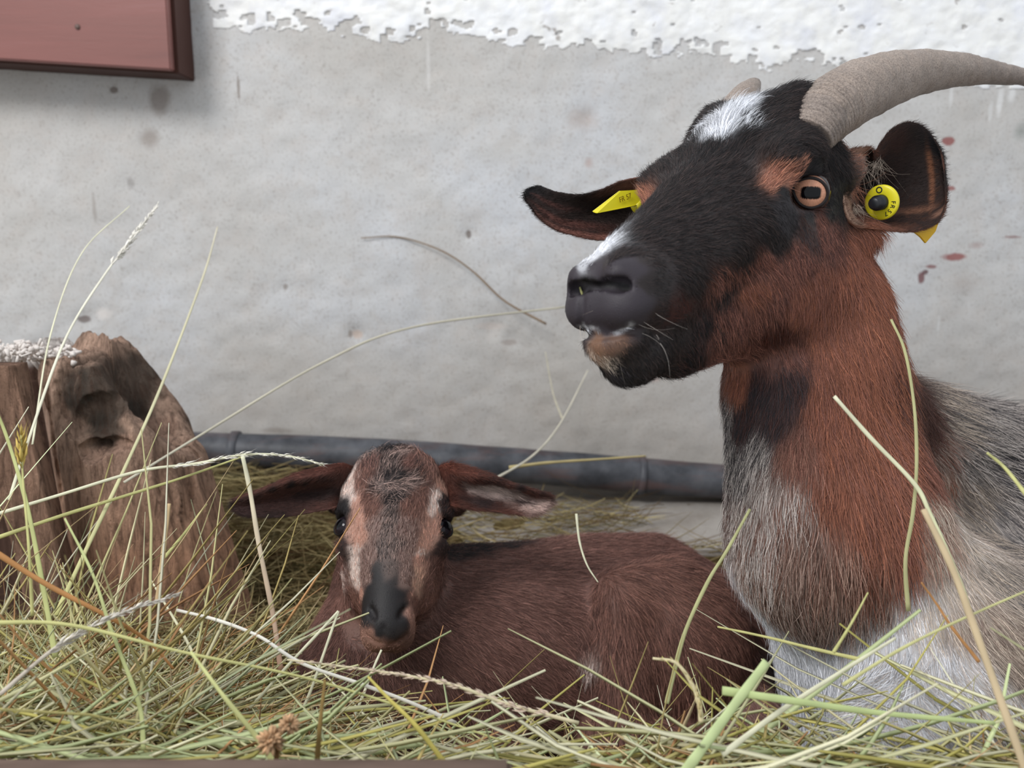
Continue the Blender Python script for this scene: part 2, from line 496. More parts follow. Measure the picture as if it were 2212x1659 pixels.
M_LIME = mat('limewash', .9, spec=.15)
nt = M_LIME.node_tree; b = nt.nodes['Principled BSDF']; g = obco(nt)
n1 = noise(nt, g, 14, 6, .6); n2 = noise(nt, g, 42, 7, .66, .5); n3 = noise(nt, g, 5, 4, .5)
c = ramp(nt, n1, [(.3, (238, 240, 248)), (.5, (252, 252, 250)), (.7, (248, 250, 255))])
c = mix(nt, ramp(nt, n2, [(.30, (255, 255, 255)), (.37, (0, 0, 0))]), c, (182, 176, 172))
c = mix(nt, ramp(nt, n3, [(.60, (0, 0, 0)), (.75, (90, 90, 90))]), c, (218, 224, 240))
nt.links.new(c, b.inputs['Base Color'])
nt.links.new(bump(nt, n2, .5, .003, bump(nt, n1, .5, .006)), b.inputs['Normal'])
# thick limewash coat with a crumbling lower edge: built as flakes of a grid that is cut along a ragged line
edge_px = [(-300, 20), (420, 40), (455, 62), (500, 70), (560, 62), (700, 66), (760, 78), (850, 85), (930, 82), (1020, 78), (1060, 92), (1100, 96), (1160, 104), (1250, 112), (1330, 110), (1420, 124), (1480, 118), (1560, 128), (1650, 143), (1700, 146), (1760, 138), (1830, 160), (1950, 175), (2060, 190), (2160, 196), (2260, 200), (4200, 260)]
ex = np.array([PW(x, y, WALL_Y)[0] for x, y in edge_px]); ez = np.array([PW(x, y, WALL_Y)[2] for x, y in edge_px])
nx, nz = 1400, 300
xs = np.linspace(-1.0, 2.55, nx); zs = np.concatenate([np.linspace(.54, .90, nz - 60, endpoint=False), np.linspace(.90, 1.48, 60)])
X, Z = np.meshgrid(xs, zs, indexing='ij'); Pn = np.stack([X.ravel(), np.full(X.size, WALL_Y), Z.ravel()], 1)
Zr = np.interp(Pn[:, 0], ex, ez) + .004 * fbm(Pn, 30., 4) + .005 * fbm(Pn + 2, 110., 3)
above = Pn[:, 2] - Zr
# limewash stops at the board's shadow edge; bare grey stands in for that shade
wx = PW(455, 40, WALL_Y)[0]; 
hole = fbm(Pn + 4, 26., 4)
keep = (above > 0) & ~((hole < -1.25) & (above < .2)) & ~((fbm(Pn + 8, 90., 3) < -.35) & (above < .018)) & ~((fbm(Pn + 6, 120., 3) < -1.15)) & (Pn[:, 0] > wx + .006 * fbm(Pn, 40., 3))
h_ = .0009 * np.clip(above / .012, .1, 1) + .0010 * fbm(Pn, 22., 4) * np.clip(above / .02, .2, 1) + .0006
Pn[:, 1] -= wall_disp(Pn) + h_
Q = gridmesh(nx, nz); Qk = Q[keep[Q].sum(1) >= 4]
E = np.vstack([Qk[:, [0, 1]], Qk[:, [1, 2]], Qk[:, [2, 3]], Qk[:, [3, 0]]])
key = np.sort(E, 1); key = key[:, 0].astype(np.int64) * len(Pn) + key[:, 1]
u_, inv, cnt_ = np.unique(key, return_inverse=True, return_counts=True)
Eb = E[cnt_[inv] == 1]
back = Pn.copy(); back[:, 1] += .009
n0 = len(Pn)
Qs = np.stack([Eb[:, 1], Eb[:, 0], Eb[:, 0] + n0, Eb[:, 1] + n0], 1)
allV = np.vstack([Pn, back]); allQ = np.vstack([Qk, Qs])
used = np.unique(allQ); remap = np.full(len(allV), -1); remap[used] = np.arange(len(used))
o = mesh_np('limewash_coat', allV[used], remap[allQ], M_LIME, wall)
o['label'] = 'thick white limewash with a crumbling lower edge'

# floor and the low concrete ledge along the wall
M_FLOOR = mat('floor_concrete', .95, spec=.1)
nt = M_FLOOR.node_tree; b = nt.nodes['Principled BSDF']; g = obco(nt)
c = ramp(nt, noise(nt, g, 12, 6, .6), [(.3, (150, 142, 134)), (.7, (184, 178, 172))])
c = mix(nt, ramp(nt, noise(nt, g, 160, 4, .7), [(.35, (120, 120, 120)), (.5, (0, 0, 0))]), c, (120, 110, 102))
nt.links.new(c, b.inputs['Base Color']); nt.links.new(bump(nt, noise(nt, g, 120, 5, .6), .5, .002), b.inputs['Normal'])
def boxmesh(name, lo, hi, m, bev=.002, nx=2, parent=None):
    bm = bmesh.new(); bmesh.ops.create_cube(bm, size=1)
    for v in bm.verts:
        v.co = Vector([lo[k] + (v.co[k] + .5) * (hi[k] - lo[k]) for k in range(3)])
    bmesh.ops.bevel(bm, geom=bm.edges[:], offset=bev, segments=2, affect='EDGES')
    me = bpy.data.meshes.new(name); bm.to_mesh(me); bm.free()
    return link_mesh(name, me, m, parent, smooth=False)
fl = boxmesh('floor', (-2.2, -.6, -.16), (2.6, 1.35, -.10), M_FLOOR)
tag(fl, 'grey concrete barn floor under the hay', kind='structure')
kb = boxmesh('trim_1', (-2.2, .98, -.10), (2.6, 1.2, -.012), M_FLOOR, .004)
tag(kb, 'low grey concrete ledge along the foot of the wall', kind='structure')

# the dark pipe at the foot of the wall
M_PIPE = mat('pipe_plastic', .5, spec=.4)
nt = M_PIPE.node_tree; b = nt.nodes['Principled BSDF']; g = obco(nt)
c = ramp(nt, noise(nt, g, 22, 6, .65), [(.35, (56, 58, 64)), (.6, (92, 94, 100)), (.8, (120, 116, 112))])
sep = nt.nodes.new('ShaderNodeSeparateXYZ'); nt.links.new(nt.nodes.new('ShaderNodeNewGeometry').outputs['Position'], sep.inputs[0])
c = mix(nt, ramp(nt, noise(nt, mapping(nt, g, (1, 1, 6)), 9, 5, .6), [(.50, (0, 0, 0)), (.66, (200, 200, 200))]), c, (108, 82, 78))
nt.links.new(c, b.inputs['Base Color'])
pc = crom([PW(300, 968, 1.155), PW(800, 985, 1.160), PW(1200, 1012, 1.165), PW(1600, 1042, 1.168), PW(2300, 1075, 1.168)], 60)
pr_ = np.full(60, .024)
V, T = tube_np(pc, pr_ * (1 + .03 * fbm(pc, 20., 2)), 20)
pipe = empty('pipe', pc[0], 'dark grey pipe running along the foot of the wall', 'pipe')
put(mesh_np('pipe_run', V, T, M_PIPE), pipe)
for x in (610, 1330):
    q = PW(x, 985 if x < 900 else 1022, 1.165)
    tt = np.linspace(-.9, 3.2, 20)
for x in (520, 1395, 2050):
    i0 = np.argmin(abs(np.array([proj(p)[0] for p in pc]) - x))
    seg = np.array([pc[i0] + (pc[i0 + 1] - pc[i0]) * t for t in (-.28, -.22, .22, .28)])
    V, T = tube_np(seg, [.0245, .0275, .0275, .0245], 20)
    put(mesh_np('pipe_collar', V, T, M_PIPE), pipe)

# ================================================================== the reddish board on the wall, top left
M_BOARD = mat('stained_wood', .38, spec=.45)
nt = M_BOARD.node_tree; b = nt.nodes['Principled BSDF']; g = obco(nt)
gr = noise(nt, mapping(nt, g, (.6, 1, 9)), 3, 6, .6, .3); gr2 = noise(nt, mapping(nt, g, (2, 2, 40)), 20, 5, .6)
c = ramp(nt, gr, [(.25, (108, 72, 72)), (.42, (132, 86, 80)), (.58, (140, 90, 84)), (.75, (150, 104, 102))])
c = mix(nt, ramp(nt, gr2, [(.3, (110, 110, 110)), (.6, (0, 0, 0))]), c, (128, 84, 78))
nt.links.new(c, b.inputs['Base Color']); nt.links.new(bump(nt, gr2, .15, .001), b.inputs['Normal'])
b.inputs['Roughness'].default_value = .42
M_BEDGE = mat('dark_wood_edge', .6, base=(74, 44, 36))
yb = 1.128
q1 = PW(369, 151, yb); q0 = PW(-260, 112, yb)
bz = q1[2]
board = empty('wooden_board', (q1[0] - .4, yb, bz), 'reddish brown varnished wooden board fixed to the wall, top left corner', 'board')
slope = (q0[2] - q1[2]) / (q0[0] - q1[0])
def tilted(name, x0, x1, dz0, dz1, y0, y1, m):
    bm = bmesh.new(); bmesh.ops.create_cube(bm, size=1)
    for v in bm.verts:
        x = x0 + (v.co.x + .5) * (x1 - x0); z = bz + (x - q1[0]) * slope + dz0 + (v.co.z + .5) * (dz1 - dz0)
        v.co = Vector((x, y0 + (v.co.y + .5) * (y1 - y0), z))
    bmesh.ops.bevel(bm, geom=bm.edges[:], offset=.0015, segments=2, affect='EDGES')
    me = bpy.data.meshes.new(name); bm.to_mesh(me); bm.free()
    return put(link_mesh(name, me, m, smooth=False), board)
tilted('face_panel', -1.1, q1[0], 0, .42, yb, yb + .014, M_BOARD)
tilted('frame_board', -1.1, q1[0] + .004, -.002, .42, yb + .014, WALL_Y + .004, M_BEDGE)
for zz in (.03, .30):
    bm = bmesh.new(); bmesh.ops.create_cone(bm, cap_ends=True, segments=16, radius1=.0035, radius2=.003, depth=.002)
    bmesh.ops.rotate(bm, verts=bm.verts, cent=(0, 0, 0), matrix=__import__('mathutils').Matrix.Rotation(math.radians(90), 3, 'X'))
    bmesh.ops.translate(bm, verts=bm.verts, vec=(q1[0] - .05 * 0 - .11, yb - .0005, bz + zz + .02))
    me = bpy.data.meshes.new('screw'); bm.to_mesh(me); bm.free()
    put(link_mesh('screw', me, mat('screw_metal', .4, (110, 90, 84)) if zz < .1 else bpy.data.materials['screw_metal']), board)

# ================================================================== weathered stump, split log with a rotten hollow
M_LOG = mat('rotten_wood', .9, attr='col', spec=.12)
nt = M_LOG.node_tree; b = nt.nodes['Principled BSDF']; at_ = [n for n in nt.nodes if n.type == 'ATTRIBUTE'][0]; g = obco(nt)
gn = noise(nt, mapping(nt, g, (6, 6, 1)), 30, 8, .7, .6); gf = noise(nt, g, 300, 4, .7)
c = mix(nt, ramp(nt, gn, [(.38, (215, 215, 215)), (.54, (0, 0, 0))]), at_.outputs['Color'], (84, 64, 54))
c = mix(nt, ramp(nt, noise(nt, g, 35, 5, .65, 1.), [(.56, (0, 0, 0)), (.68, (120, 120, 120))]), c, (206, 172, 150))
c = mix(nt, ramp(nt, gf, [(.3, (130, 130, 130)), (.5, (0, 0, 0))]), c, (60, 44, 38))
nt.links.new(c, b.inputs['Base Color'])
nt.links.new(bump(nt, gf, .5, .0015, bump(nt, gn, 1.0, .006)), b.inputs['Normal'])
def log_mesh(name, cx, cy, rx, ry, z0, z1, topfn, colfn, carve_fn, lean=0., zref=0., shrink=.1, topr=.12, na=240, nz=220, seed=0.):
    a = np.linspace(0, 2 * math.pi, na, endpoint=False); t = np.linspace(0, 1, nz)
    TT, AA = np.meshgrid(t, a, indexing='ij')
    ca_, sa_ = np.cos(AA), np.sin(AA)
    top = topfn(cx + rx * ca_, cy + ry * sa_)
    Zz = z0 + (top - z0) * TT
    p0 = np.stack([ca_.ravel() * rx, sa_.ravel() * ry, Zz.ravel() * .22], 1)
    rr = 1 + .06 * fbm(p0 + seed, 14., 3) + .05 * fbm(p0 * [1, 1, .5] + seed, 60., 3) + .05 * (1 - TT.ravel())
    taper = (1 - shrink * TT.ravel()) * (1 - topr * np.clip((TT.ravel() - .93) / .07, 0, 1) ** 2.2)
    x = cx + rx * ca_.ravel() * rr * taper + lean * (Zz.ravel() - zref); y = cy + ry * sa_.ravel() * rr * taper
    V = np.stack([x, y, Zz.ravel()], 1)
    V = carve_fn(V)
    i, j = np.meshgrid(np.arange(nz - 1), np.arange(na), indexing='ij')
    q = i * na + j; q2 = i * na + (j + 1) % na
    Q = np.stack([q, q2, q2 + na, q + na], -1).reshape(-1, 4)
    # ragged top closed towards the middle
    rings = [V]; faces = [Q]; last = (nz - 1) * na; base = len(V)
    ring = V[-na:].copy(); cen = ring.mean(0)
    prev = last + np.arange(na)
    for k in range(1, 14):
        s_ = 1 - k / 14
        nr = cen + (ring - cen) * s_; nr[:, 2] = ring[:, 2] + .008 * (1 - s_) * 0 + .006 * fbm(nr + seed, 60., 3)
        rings.append(nr); cur = base + np.arange(na); base += na
        faces.append(np.stack([prev, np.roll(prev, -1), np.roll(cur, -1), cur], 1)); prev = cur
    rings.append(cen[None]); tri = np.stack([prev, np.roll(prev, -1), np.full(na, base), np.full(na, base)], 1)
    V = np.vstack(rings); T = np.vstack([np.vstack([f[:, [0, 1, 2]] for f in faces]), np.vstack([f[:, [0, 2, 3]] for f in faces]), tri[:, :3]])
    T = np.vstack([T, np.stack([np.roll(np.arange(na), -1), np.arange(na), np.full(na, len(V))], 1)])
    V = np.vstack([V, [[cx, cy, z0]]])
    return mesh_np(name, V, T, M_LOG, None, colfn(V))
dl = .80
L0, L1 = P(128, 1340, dl), P(478, 1340, dl)
lcx = (L0[0] + L1[0]) / 2; lrx = (L1[0] - L0[0]) / 2 * 1.06; lcy = P(260, 1000, dl)[1] + lrx * .45
topz = [(40, 790), (90, 782), (150, 768), (210, 768), (285, 782), (312, 806), (345, 846), (385, 906), (470, 1010)]
tzx = np.array([P(x, y, dl - .03)[0] for x, y in topz]); tzz = np.array([P(x, y, dl - .03)[2] for x, y in topz])
def ltop(x, y):
    z = np.interp(x, tzx, tzz)
    return z + .004 * fbm(np.stack([x.ravel(), y.ravel(), 0 * x.ravel()], 1), 70., 3).reshape(x.shape) + .01 * (y - lcy) / lrx
hol = [(P(215, 850, dl), .028, .034, .009), (P(240, 905, dl), .020, .024, .009), (P(225, 960, dl), .012, .009, .012), (P(285, 810, dl), .009, .016, .009), (P(370, 915, dl), .010, .012, .010), (P(265, 950, dl), .016, .006, .008),
       (P(350, 990, dl), .004, .03, .006), (P(395, 1060, dl), .003, .04, .006), (P(125, 930, dl), .004, .06, .006)]
def lcarve(V):
    for c_, rx, rz, dep in hol:
        front = V[:, 1] < lcy
        wob = .25 * fbm(V, 90., 2)
        d = ((V[:, 0] - c_[0]) / rx) ** 2 + ((V[:, 2] - c_[2]) / rz) ** 2 + wob
        V[:, 1] += np.where(front, dep * np.clip(1.35 - d, 0, 1) ** .6, 0)
    ridge = .004 * np.abs(fbm(V * [1, 1, .15], 70., 3))
    V[:, 1] += np.where(V[:, 1] < lcy, ridge, 0)
    return V
def lcol(V):
    n = fbm(V * [1, 1, .3], 40., 4)[:, None]
    c = lin((196, 164, 144)) * (1 + .22 * n)
    lower = np.clip((P(300, 960, dl)[2] - V[:, 2]) / .10, 0, 1)[:, None]
    c = c * (1 - .55 * lower) + .55 * lower * lin((196, 140, 104)) * (1 + .2 * n)
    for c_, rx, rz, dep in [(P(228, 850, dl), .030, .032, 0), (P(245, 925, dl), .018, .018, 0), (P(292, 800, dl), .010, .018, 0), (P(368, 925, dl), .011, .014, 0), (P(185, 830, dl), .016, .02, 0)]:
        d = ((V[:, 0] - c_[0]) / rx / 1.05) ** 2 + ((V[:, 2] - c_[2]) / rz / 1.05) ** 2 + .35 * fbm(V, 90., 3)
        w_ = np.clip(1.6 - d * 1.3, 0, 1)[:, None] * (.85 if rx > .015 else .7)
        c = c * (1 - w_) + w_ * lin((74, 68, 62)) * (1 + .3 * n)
    for x, y, rx, rz in ((240, 985, .022, .010), (300, 955, .016, .012)):
        q = P(x, y, dl); d = ((V[:, 0] - q[0]) / rx) ** 2 + ((V[:, 2] - q[2]) / rz) ** 2 + .5 * fbm(V, 80., 3)
        w_ = np.clip(1.3 - d, 0, .8)[:, None]; c = c * (1 - w_) + w_ * lin((196, 160, 140))
    return np.clip(c, .01, 1)
stump = log_mesh('tree_stump', lcx, lcy, lrx, lrx * .85, -.1, .2, ltop, lcol, lcarve, lean=-.167, zref=P(300, 1340, dl)[2], shrink=.18, topr=.13)
tag(stump, 'weathered brown wooden post stump with a dark rotten hollow, left of the kid', 'stump')
# pale crumbs of lime lying on the log's top
lc = Acc(); r = np.random.default_rng(5)
for k in range(260):
    x, y = r.uniform(-20, 160), 0
    q = P(x, 760 + r.normal(0, 8) + (abs(x - 60) * .05), dl - .02 + r.uniform(0, .06))
    bmv, bmt = tube_np([q, q + r.normal(0, .004, 3)], [r.uniform(.001, .003), r.uniform(.0008, .002)], 5)
    lc.add(bmv, bmt)
M_LCR = mat('lime_crumbs', .95, base=(226, 218, 212))
# second, darker half of the split log behind the gap, and the pale slat at the frame's edge
def l2top(x, y): return np.interp(x, [P(-80, 0, .86)[0], P(150, 0, .86)[0]], [P(0, 770, .86)[2], P(0, 757, .86)[2]]) + .004 * fbm(np.stack([x.ravel(), y.ravel(), 0 * x.ravel()], 1), 80., 3).reshape(x.shape)
def l2col(V):
    n = fbm(V * [1, 1, .3], 40., 4)[:, None]
    c = lin((100, 76, 66)) * (1 + .25 * n)
    t_ = np.clip((V[:, 2] - P(0, 800, .86)[2]) / .008 + .6 * n[:, 0], 0, 1)[:, None]
    return np.clip(c * (1 - t_) + t_ * lin((222, 214, 208)), .01, 1)
M2x = (P(-90, 0, .88)[0] + P(140, 0, .88)[0]) / 2
stump2 = log_mesh('tree_stump', M2x, P(20, 1000, .88)[1] + .05, .055, .05, -.1, .2, l2top, l2col, lambda V: V, na=160, nz=120, seed=5.)
tag(stump2, 'dark wooden stump with a white crumbly top, half hidden at the left edge', 'stump')
put(lc.build('lime_crumb', M_LCR, None, False, False), stump)
bpy.data.objects['lime_crumb']['kind'] = 'stuff'
bpy.data.objects['lime_crumb'].location = (0, 0, 0)
s0, s1 = P(-70, 790, .72), P(30, 790, .72)
sl_ = slab('wooden_plank', s0[0], s1[0], -.1, s1[2], s0[1], .02, 40, 160, lambda p: .002 * fbm(p * [1, 1, .2], 60., 4), M_LOG)
me = sl_.data; a = me.color_attributes.new('col', 'FLOAT_COLOR', 'POINT')
vv = np.empty(len(me.vertices) * 3, np.float32); me.vertices.foreach_get('co', vv); vv = vv.reshape(-1, 3)
vv[:, 0] += (s1[2] - vv[:, 2]) * .13
me.vertices.foreach_set('co', vv.ravel())
cc = np.ones((len(vv), 4), np.float32); cc[:, :3] = np.clip(lin((168, 134, 114)) * (1 + .2 * fbm(vv * [1, 1, .2], 50., 3)[:, None]), .01, 1)
a.data.foreach_set('color', cc.ravel())
tag(sl_, 'pale upright wooden plank at the very left edge, in front of the dark gap', 'plank')
# ================================================================== the doe
def frame(O, tip, side_hint):
    Fv = tip - O; Fv /= np.linalg.norm(Fv)
    S = side_hint - (side_hint @ Fv) * Fv; S /= np.linalg.norm(S)
    U = np.cross(Fv, S)
    if U[2] < 0: U = -U
    return Fv, S, U
def cam_vec(x, y, z):
    """x right, y down, z away"""
    return RIGHT * x - UPV * y + FWD * z

dO = P(1575, 405, 0.585); dTip = P(1250, 640, 0.470)
dF, dS, dU = frame(dO, dTip, cam_vec(.716, 0, -.699))
def D(f, s, u): return dO + f * dF + s * dS + u * dU
dR = np.array([dF, dS, dU])
def both(fn):
    for s in (1, -1): fn(s)

fd = Field()
# trunk and neck first
fd.ell(P(2420, 1330, 0.86), np.array([[.86, .5, -.02], [-.5, .86, 0], [0, 0, 1.]]), (.26, .17, .17), .03)
fd.cone(P(2150, 1070, 0.78), P(2600, 1040, 1.05), .062, .08, .05)
fd.cone(P(2060, 1500, 0.67), P(2170, 1300, 0.76), .095, .10, .05)       # chest
fd.cone(P(2010, 1640, 0.61), P(2010, 1430, 0.64), .070, .082, .04)      # breast
fd.cone(P(1812, 1150, 0.62), P(1945, 1430, 0.64), .065, .080, .05)
fd.cone(P(1748, 700, 0.635), P(1800, 1150, 0.62), .051, .064, .03)
fd.cone(P(1705, 480, 0.645), P(1748, 760, 0.64), .043, .051, .03)
fd.cone(P(1680, 860, 0.600), P(1742, 1200, 0.590), .030, .038, .04)     # throat
fd.cone(P(1850, 900, 0.68), P(2130, 1040, 0.76), .042, .058, .05)        # crest to withers
# fore limb folded under, hidden in the hay
fd.cone(P(2080, 1500, 0.58), P(1900, 1700, 0.50), .055, .035, .03)
fd.cone(P(1790, 480, .625), P(1872, 506, .606), .016, .009, .01)     # stalk of the near ear
fd.cone(P(1440, 440, .66), P(1405, 450, .66), .016, .011, .01)
# skull
fd.ell(D(-.045, 0, -.004), dR, (.060, .052, .048), .02)
fd.cone(D(-.030, 0, -.004), D(.105, 0, -.014), .044, .0275, .02)
fd.cone(D(.03, 0, -.030), D(.12, 0, -.016), .040, .027, .02)
both(lambda s: fd.ell(D(-.002, s * .030, -.056), dR, (.060, .028, .046), .025))   # cheeks
fd.cone(D(.00, 0, -.074), D(.112, 0, -.060), .037, .021, .025)           # jaw
both(lambda s: fd.cone(D(-.012, s * .048, .012), D(.012, s * .046, .014), .014, .012, .018))   # brow
both(lambda s: fd.cone(D(.02, s * .040, -.012), D(.07, s * .026, -.014), .014, .012, .02))
both(lambda s: fd.cone(D(-.050, s * .026, .024), D(-.062, s * .030, .030), .020, .017, .014))  # horn cores
both(lambda s: fd.cone(D(-.052, s * .038, -.012), D(-.062, s * .050, -.018), .018, .011, .014))  # ear roots
# muzzle
fd.ell(D(.132, 0, -.017), dR, (.034, .031, .028), .012)
fd.ell(D(.1455, 0, -.012), dR, (.0195, .0255, .0215), .010)
both(lambda s: fd.ell(D(.153, s * .0105, -.0155), dR, (.0205, .0185, .0150), .007))   # upper lips
both(lambda s: fd.cone(D(.1565, s * .0130, .002), D(.146, s * .0205, -.004), .0080, .0095, .007))  # nostril wings
fd.ell(D(.1600, 0, -.0340), dR, (.0180, .0185, .0125), .004)                # lower lip
fd.ell(D(.147, 0, -.0500), dR, (.0250, .0185, .0165), .010)                # chin
# carved features: found on the skin along pixel rays, mirrored across the head
def march(field, px, py, d0=.38):
    d = d0
    for _ in range(80):
        v = float(field(P(px, py, d)[None])[0])
        if v < .0002: break
        d += max(v, .0003) * .9
    return P(px, py, d)
def mirr(p, c=None, ax=None):
    c = dO if c is None else c; ax = dS if ax is None else ax
    return p - 2 * ((p - c) @ ax) * ax
def carve(field, pts, depth, k, mirror=True, c=None, ax=None):
    q = [(march(field, x, y), rr) for x, y, rr in pts]
    q = [(p + FWD * depth, rr) for p, rr in q]
    for (p, r0), (p2, r1) in zip(q, q[1:]):
        field.cone(p, p2, r0, r1, k, True)
        if mirror: field.cone(mirr(p, c, ax), mirr(p2, c, ax), r0, r1, k, True)
eye_surf = march(fd, 1750, 416)
eyeN = eye_surf + (eye_surf - CAM) / np.linalg.norm(eye_surf - CAM) * .0080 - dS * .001
eyeF = mirr(eyeN)
carve(fd, [(1286, 624, .0010), (1296, 618, .0019), (1310, 613, .0029), (1328, 612, .0038), (1346, 614, .0042), (1358, 619, .0034)], .0044, .0025)
carve(fd, [(1258, 642, .0018), (1257, 655, .0016), (1256, 668, .0016), (1256, 680, .0016), (1256, 692, .0016), (1257, 703, .0016), (1257, 712, .0016)], .0005, .002, False)
carve(fd, [(1250, 722, .0010), (1270, 726, .0012), (1290, 727, .0014), (1308, 725, .0014), (1325, 722, .0014), (1345, 717, .0014), (1365, 712, .0012), (1410, 706, .0010)], .0006, .002)
for e in (eyeN, eyeF): fd.ell(e, dR, (.0150, .0135, .0140), .004, True)
for e, sg in ((eyeN, 1), (eyeF, -1)):
    fd.cone(e + dR[0] * .012 + dU * .008 + sg * dS * .004, e - dR[0] * .010 + dU * .013 + sg * dS * .003, .0042, .0052, .004)     # upper lid fold
    fd.cone(e + dR[0] * .013 - dU * .006 + sg * dS * .004, e - dR[0] * .010 - dU * .0125 + sg * dS * .001, .0030, .0030, .004)
print('doe field', len(fd.prims))
for e, sg in ((eyeN, 1), (eyeF, -1)):
    out_ = (CAM - eyeN) / np.linalg.norm(CAM - eyeN)
    if sg < 0: out_ = out_ - 2 * (out_ @ dS) * dS
    fd.cone(e, e + out_ * .03, .0100, .0112, .003, True)
dV, dQ = fd.surface(0.0018)
dV = smooth_mesh(dV, dQ, 1)
print('doe verts', len(dV))

BK = (30, 27, 29); BKB = (66, 54, 52); BR = (142, 95, 82); BRD = (86, 58, 54); OR = (160, 103, 79); TAN = (186, 130, 106)
WH = (236, 238, 244); GY = (206, 196, 190); DG = (58, 54, 58); NOSE = (70, 64, 72); CREAM = (206, 190, 175)
cdoe = Coat(dV, dQ); cdoe.dd = 0.6
A = cdoe.add
# bridge, forehead, crown (black)
for x, y, dx, dy in ((1330, 560, .8, -.4), (1390, 500, .8, -.5), (1450, 430, .7, -.6), (1500, 380, .6, -.7), (1450, 520, .8, -.5), (1520, 450, .8, -.5),
                     (1560, 520, .8, -.3), (1490, 600, .7, .4), (1600, 420, .8, -.4), (1640, 300, .8, -.3), (1700, 260, .8, -.2), (1760, 320, .5, .3),
                     (1700, 330, .8, -.1), (1650, 480, .7, .3), (1600, 560, .5, .6), (1560, 640, .3, .8), (1780, 370, .5, .6), (1580, 350, .8, -.6)):
    A(x, y, BK, BKB, .4, 6.5, dx, dy, .22)
A(1650, 245, BK, BKB, .3, 7, .7, -.4, .25); A(1720, 228, BK, BKB, .3, 7, .8, .1, .2); A(1610, 262, BK, WH, .5, 8, .4, -.7, .3)
A(1790, 300, BK, BKB, .3, 8, .3, .6, .3)
A(1568, 272, WH, WH, 0, 12, .15, -1, .3, .95); A(1546, 288, WH, WH, 0, 11, -.5, -.8, .3, .85); A(1592, 246, WH, WH, 0, 12, .7, -.7, .35, .8)
A(1528, 268, WH, WH, 0, 9, -.8, -.3, .3, .6); A(1615, 290, BK, BKB, .2, 9, .7, -.4); A(1530, 320, BK, BKB, .2, 8, -.1, -1); A(1580, 325, BK, BKB, .3, 8, .3, -.8)
# white blaze on the nose ridge
A(1283, 558, WH, WH, 0, 4, .6, -.6, .3, .9); A(1310, 528, WH, WH, 0, 4, .7, -.6, .3, .8); A(1268, 580, WH, NOSE, .3, 3, .5, -.7, .2, .8)
# nose leather and lips
for x, y in ((1250, 600), (1300, 580), (1350, 575), (1385, 600), (1392, 640), (1290, 640), (1250, 625), (1330, 640), (1360, 650), (1250, 660), (1290, 670), (1240, 690), (1300, 700), (1350, 690)):
    A(x, y, NOSE, (52, 46, 52), .5, 1.8, .8, .1, .15)
A(1400, 560, BK, BKB, .4, 4, .8, -.2); A(1420, 620, BK, BKB, .3, 4, .8, .2); A(1420, 690, BK, (66, 48, 46), .4, 4, .8, .3); A(1470, 665, (84, 46, 40), BK, .4, 4, .8, .3, .2, .8)
for x in range(1236, 1352, 13): A(x, 708 - max(0, x - 1300) * .05, WH, NOSE if x > 1250 else WH, .35, 4, .25, .95, .35, .30)
for x, y in ((1285, 618), (1305, 611), (1325, 609), (1345, 610), (1356, 614)): A(x, y, (14, 10, 12), (20, 16, 18), .4, .6, .8, .1, .1, .5)
A(1290, 740, (150, 112, 88), (110, 84, 70), .4, 2.5, .6, .5, .2, .8); A(1330, 735, (130, 98, 80), (90, 70, 62), .4, 2.5, .6, .5, .2, .7)
A(1290, 765, CREAM, (150, 120, 100), .5, 5, .3, .9, .35, .8); A(1315, 780, CREAM, BK, .4, 6, .3, .9, .35, .7)
A(1340, 800, BK, DG, .3, 6, .4, .8, .3); A(1380, 770, BK, BKB, .3, 5, .5, .7); A(1400, 740, BK, BKB, .3, 5, .6, .4); A(1440, 790, BK, BKB, .3, 6, .6, .5)
A(1460, 730, BK, BKB, .3, 5, .5, .5); A(1490, 790, BK, BRD, .3, 7, .5, .6); A(1520, 700, BK, BRD, .3, 6, .3, .8)
# cheek, brown
for x, y, dx, dy, c2 in ((1560, 620, .5, .7, BK), (1600, 580, .5, .7, BK), (1650, 560, .5, .6, BRD), (1720, 560, .4, .8, BRD), (1590, 690, .4, .8, BRD), (1660, 660, .4, .9, BRD),
                         (1730, 660, .2, 1, OR), (1550, 770, .6, .5, BRD), (1620, 760, .5, .8, BRD), (1700, 760, .3, .9, BRD), (1540, 700, .4, .8, BK), (1780, 620, .2, 1, OR)):
    A(x, y, BR, c2, .35, 8, dx, dy, .28)
A(1620, 630, OR, BR, .5, 8, .5, .7); A(1690, 720, (90, 50, 40), BRD, .4, 8, .4, .8)
A(1680, 510, BK, BKB, .3, 6, .5, .6); A(1740, 500, (86, 56, 48), DG, .5, 5, .4, .7); A(1790, 500, BR, BRD, .4, 7, .2, .9); A(1700, 470, BK, DG, .5, 4, .5, .6)
# tan brow, eye surround
A(1690, 375, TAN, BR, .4, 7, .5, -.8, .4, .8); A(1672, 400, TAN, BR, .4, 6, .3, -.8, .4, .6); A(1720, 355, TAN, BK, .4, 7, .6, -.7, .4, .6)
A(1750, 365, BK, BK, 0, 5, .6, -.2); A(1700, 420, BK, BK, 0, 3, .2, .6, .15, .6); A(1750, 468, DG, BK, .4, 3, .5, .6, .15, .7); A(1800, 430, BK, BK, 0, 4, .5, .5)
A(1848, 315, (150, 128, 120), TAN, .5, 9, .6, -.5, .4, .8)
nhead = len(cdoe.A)
cdoe.mirror(dO, dS, nhead)
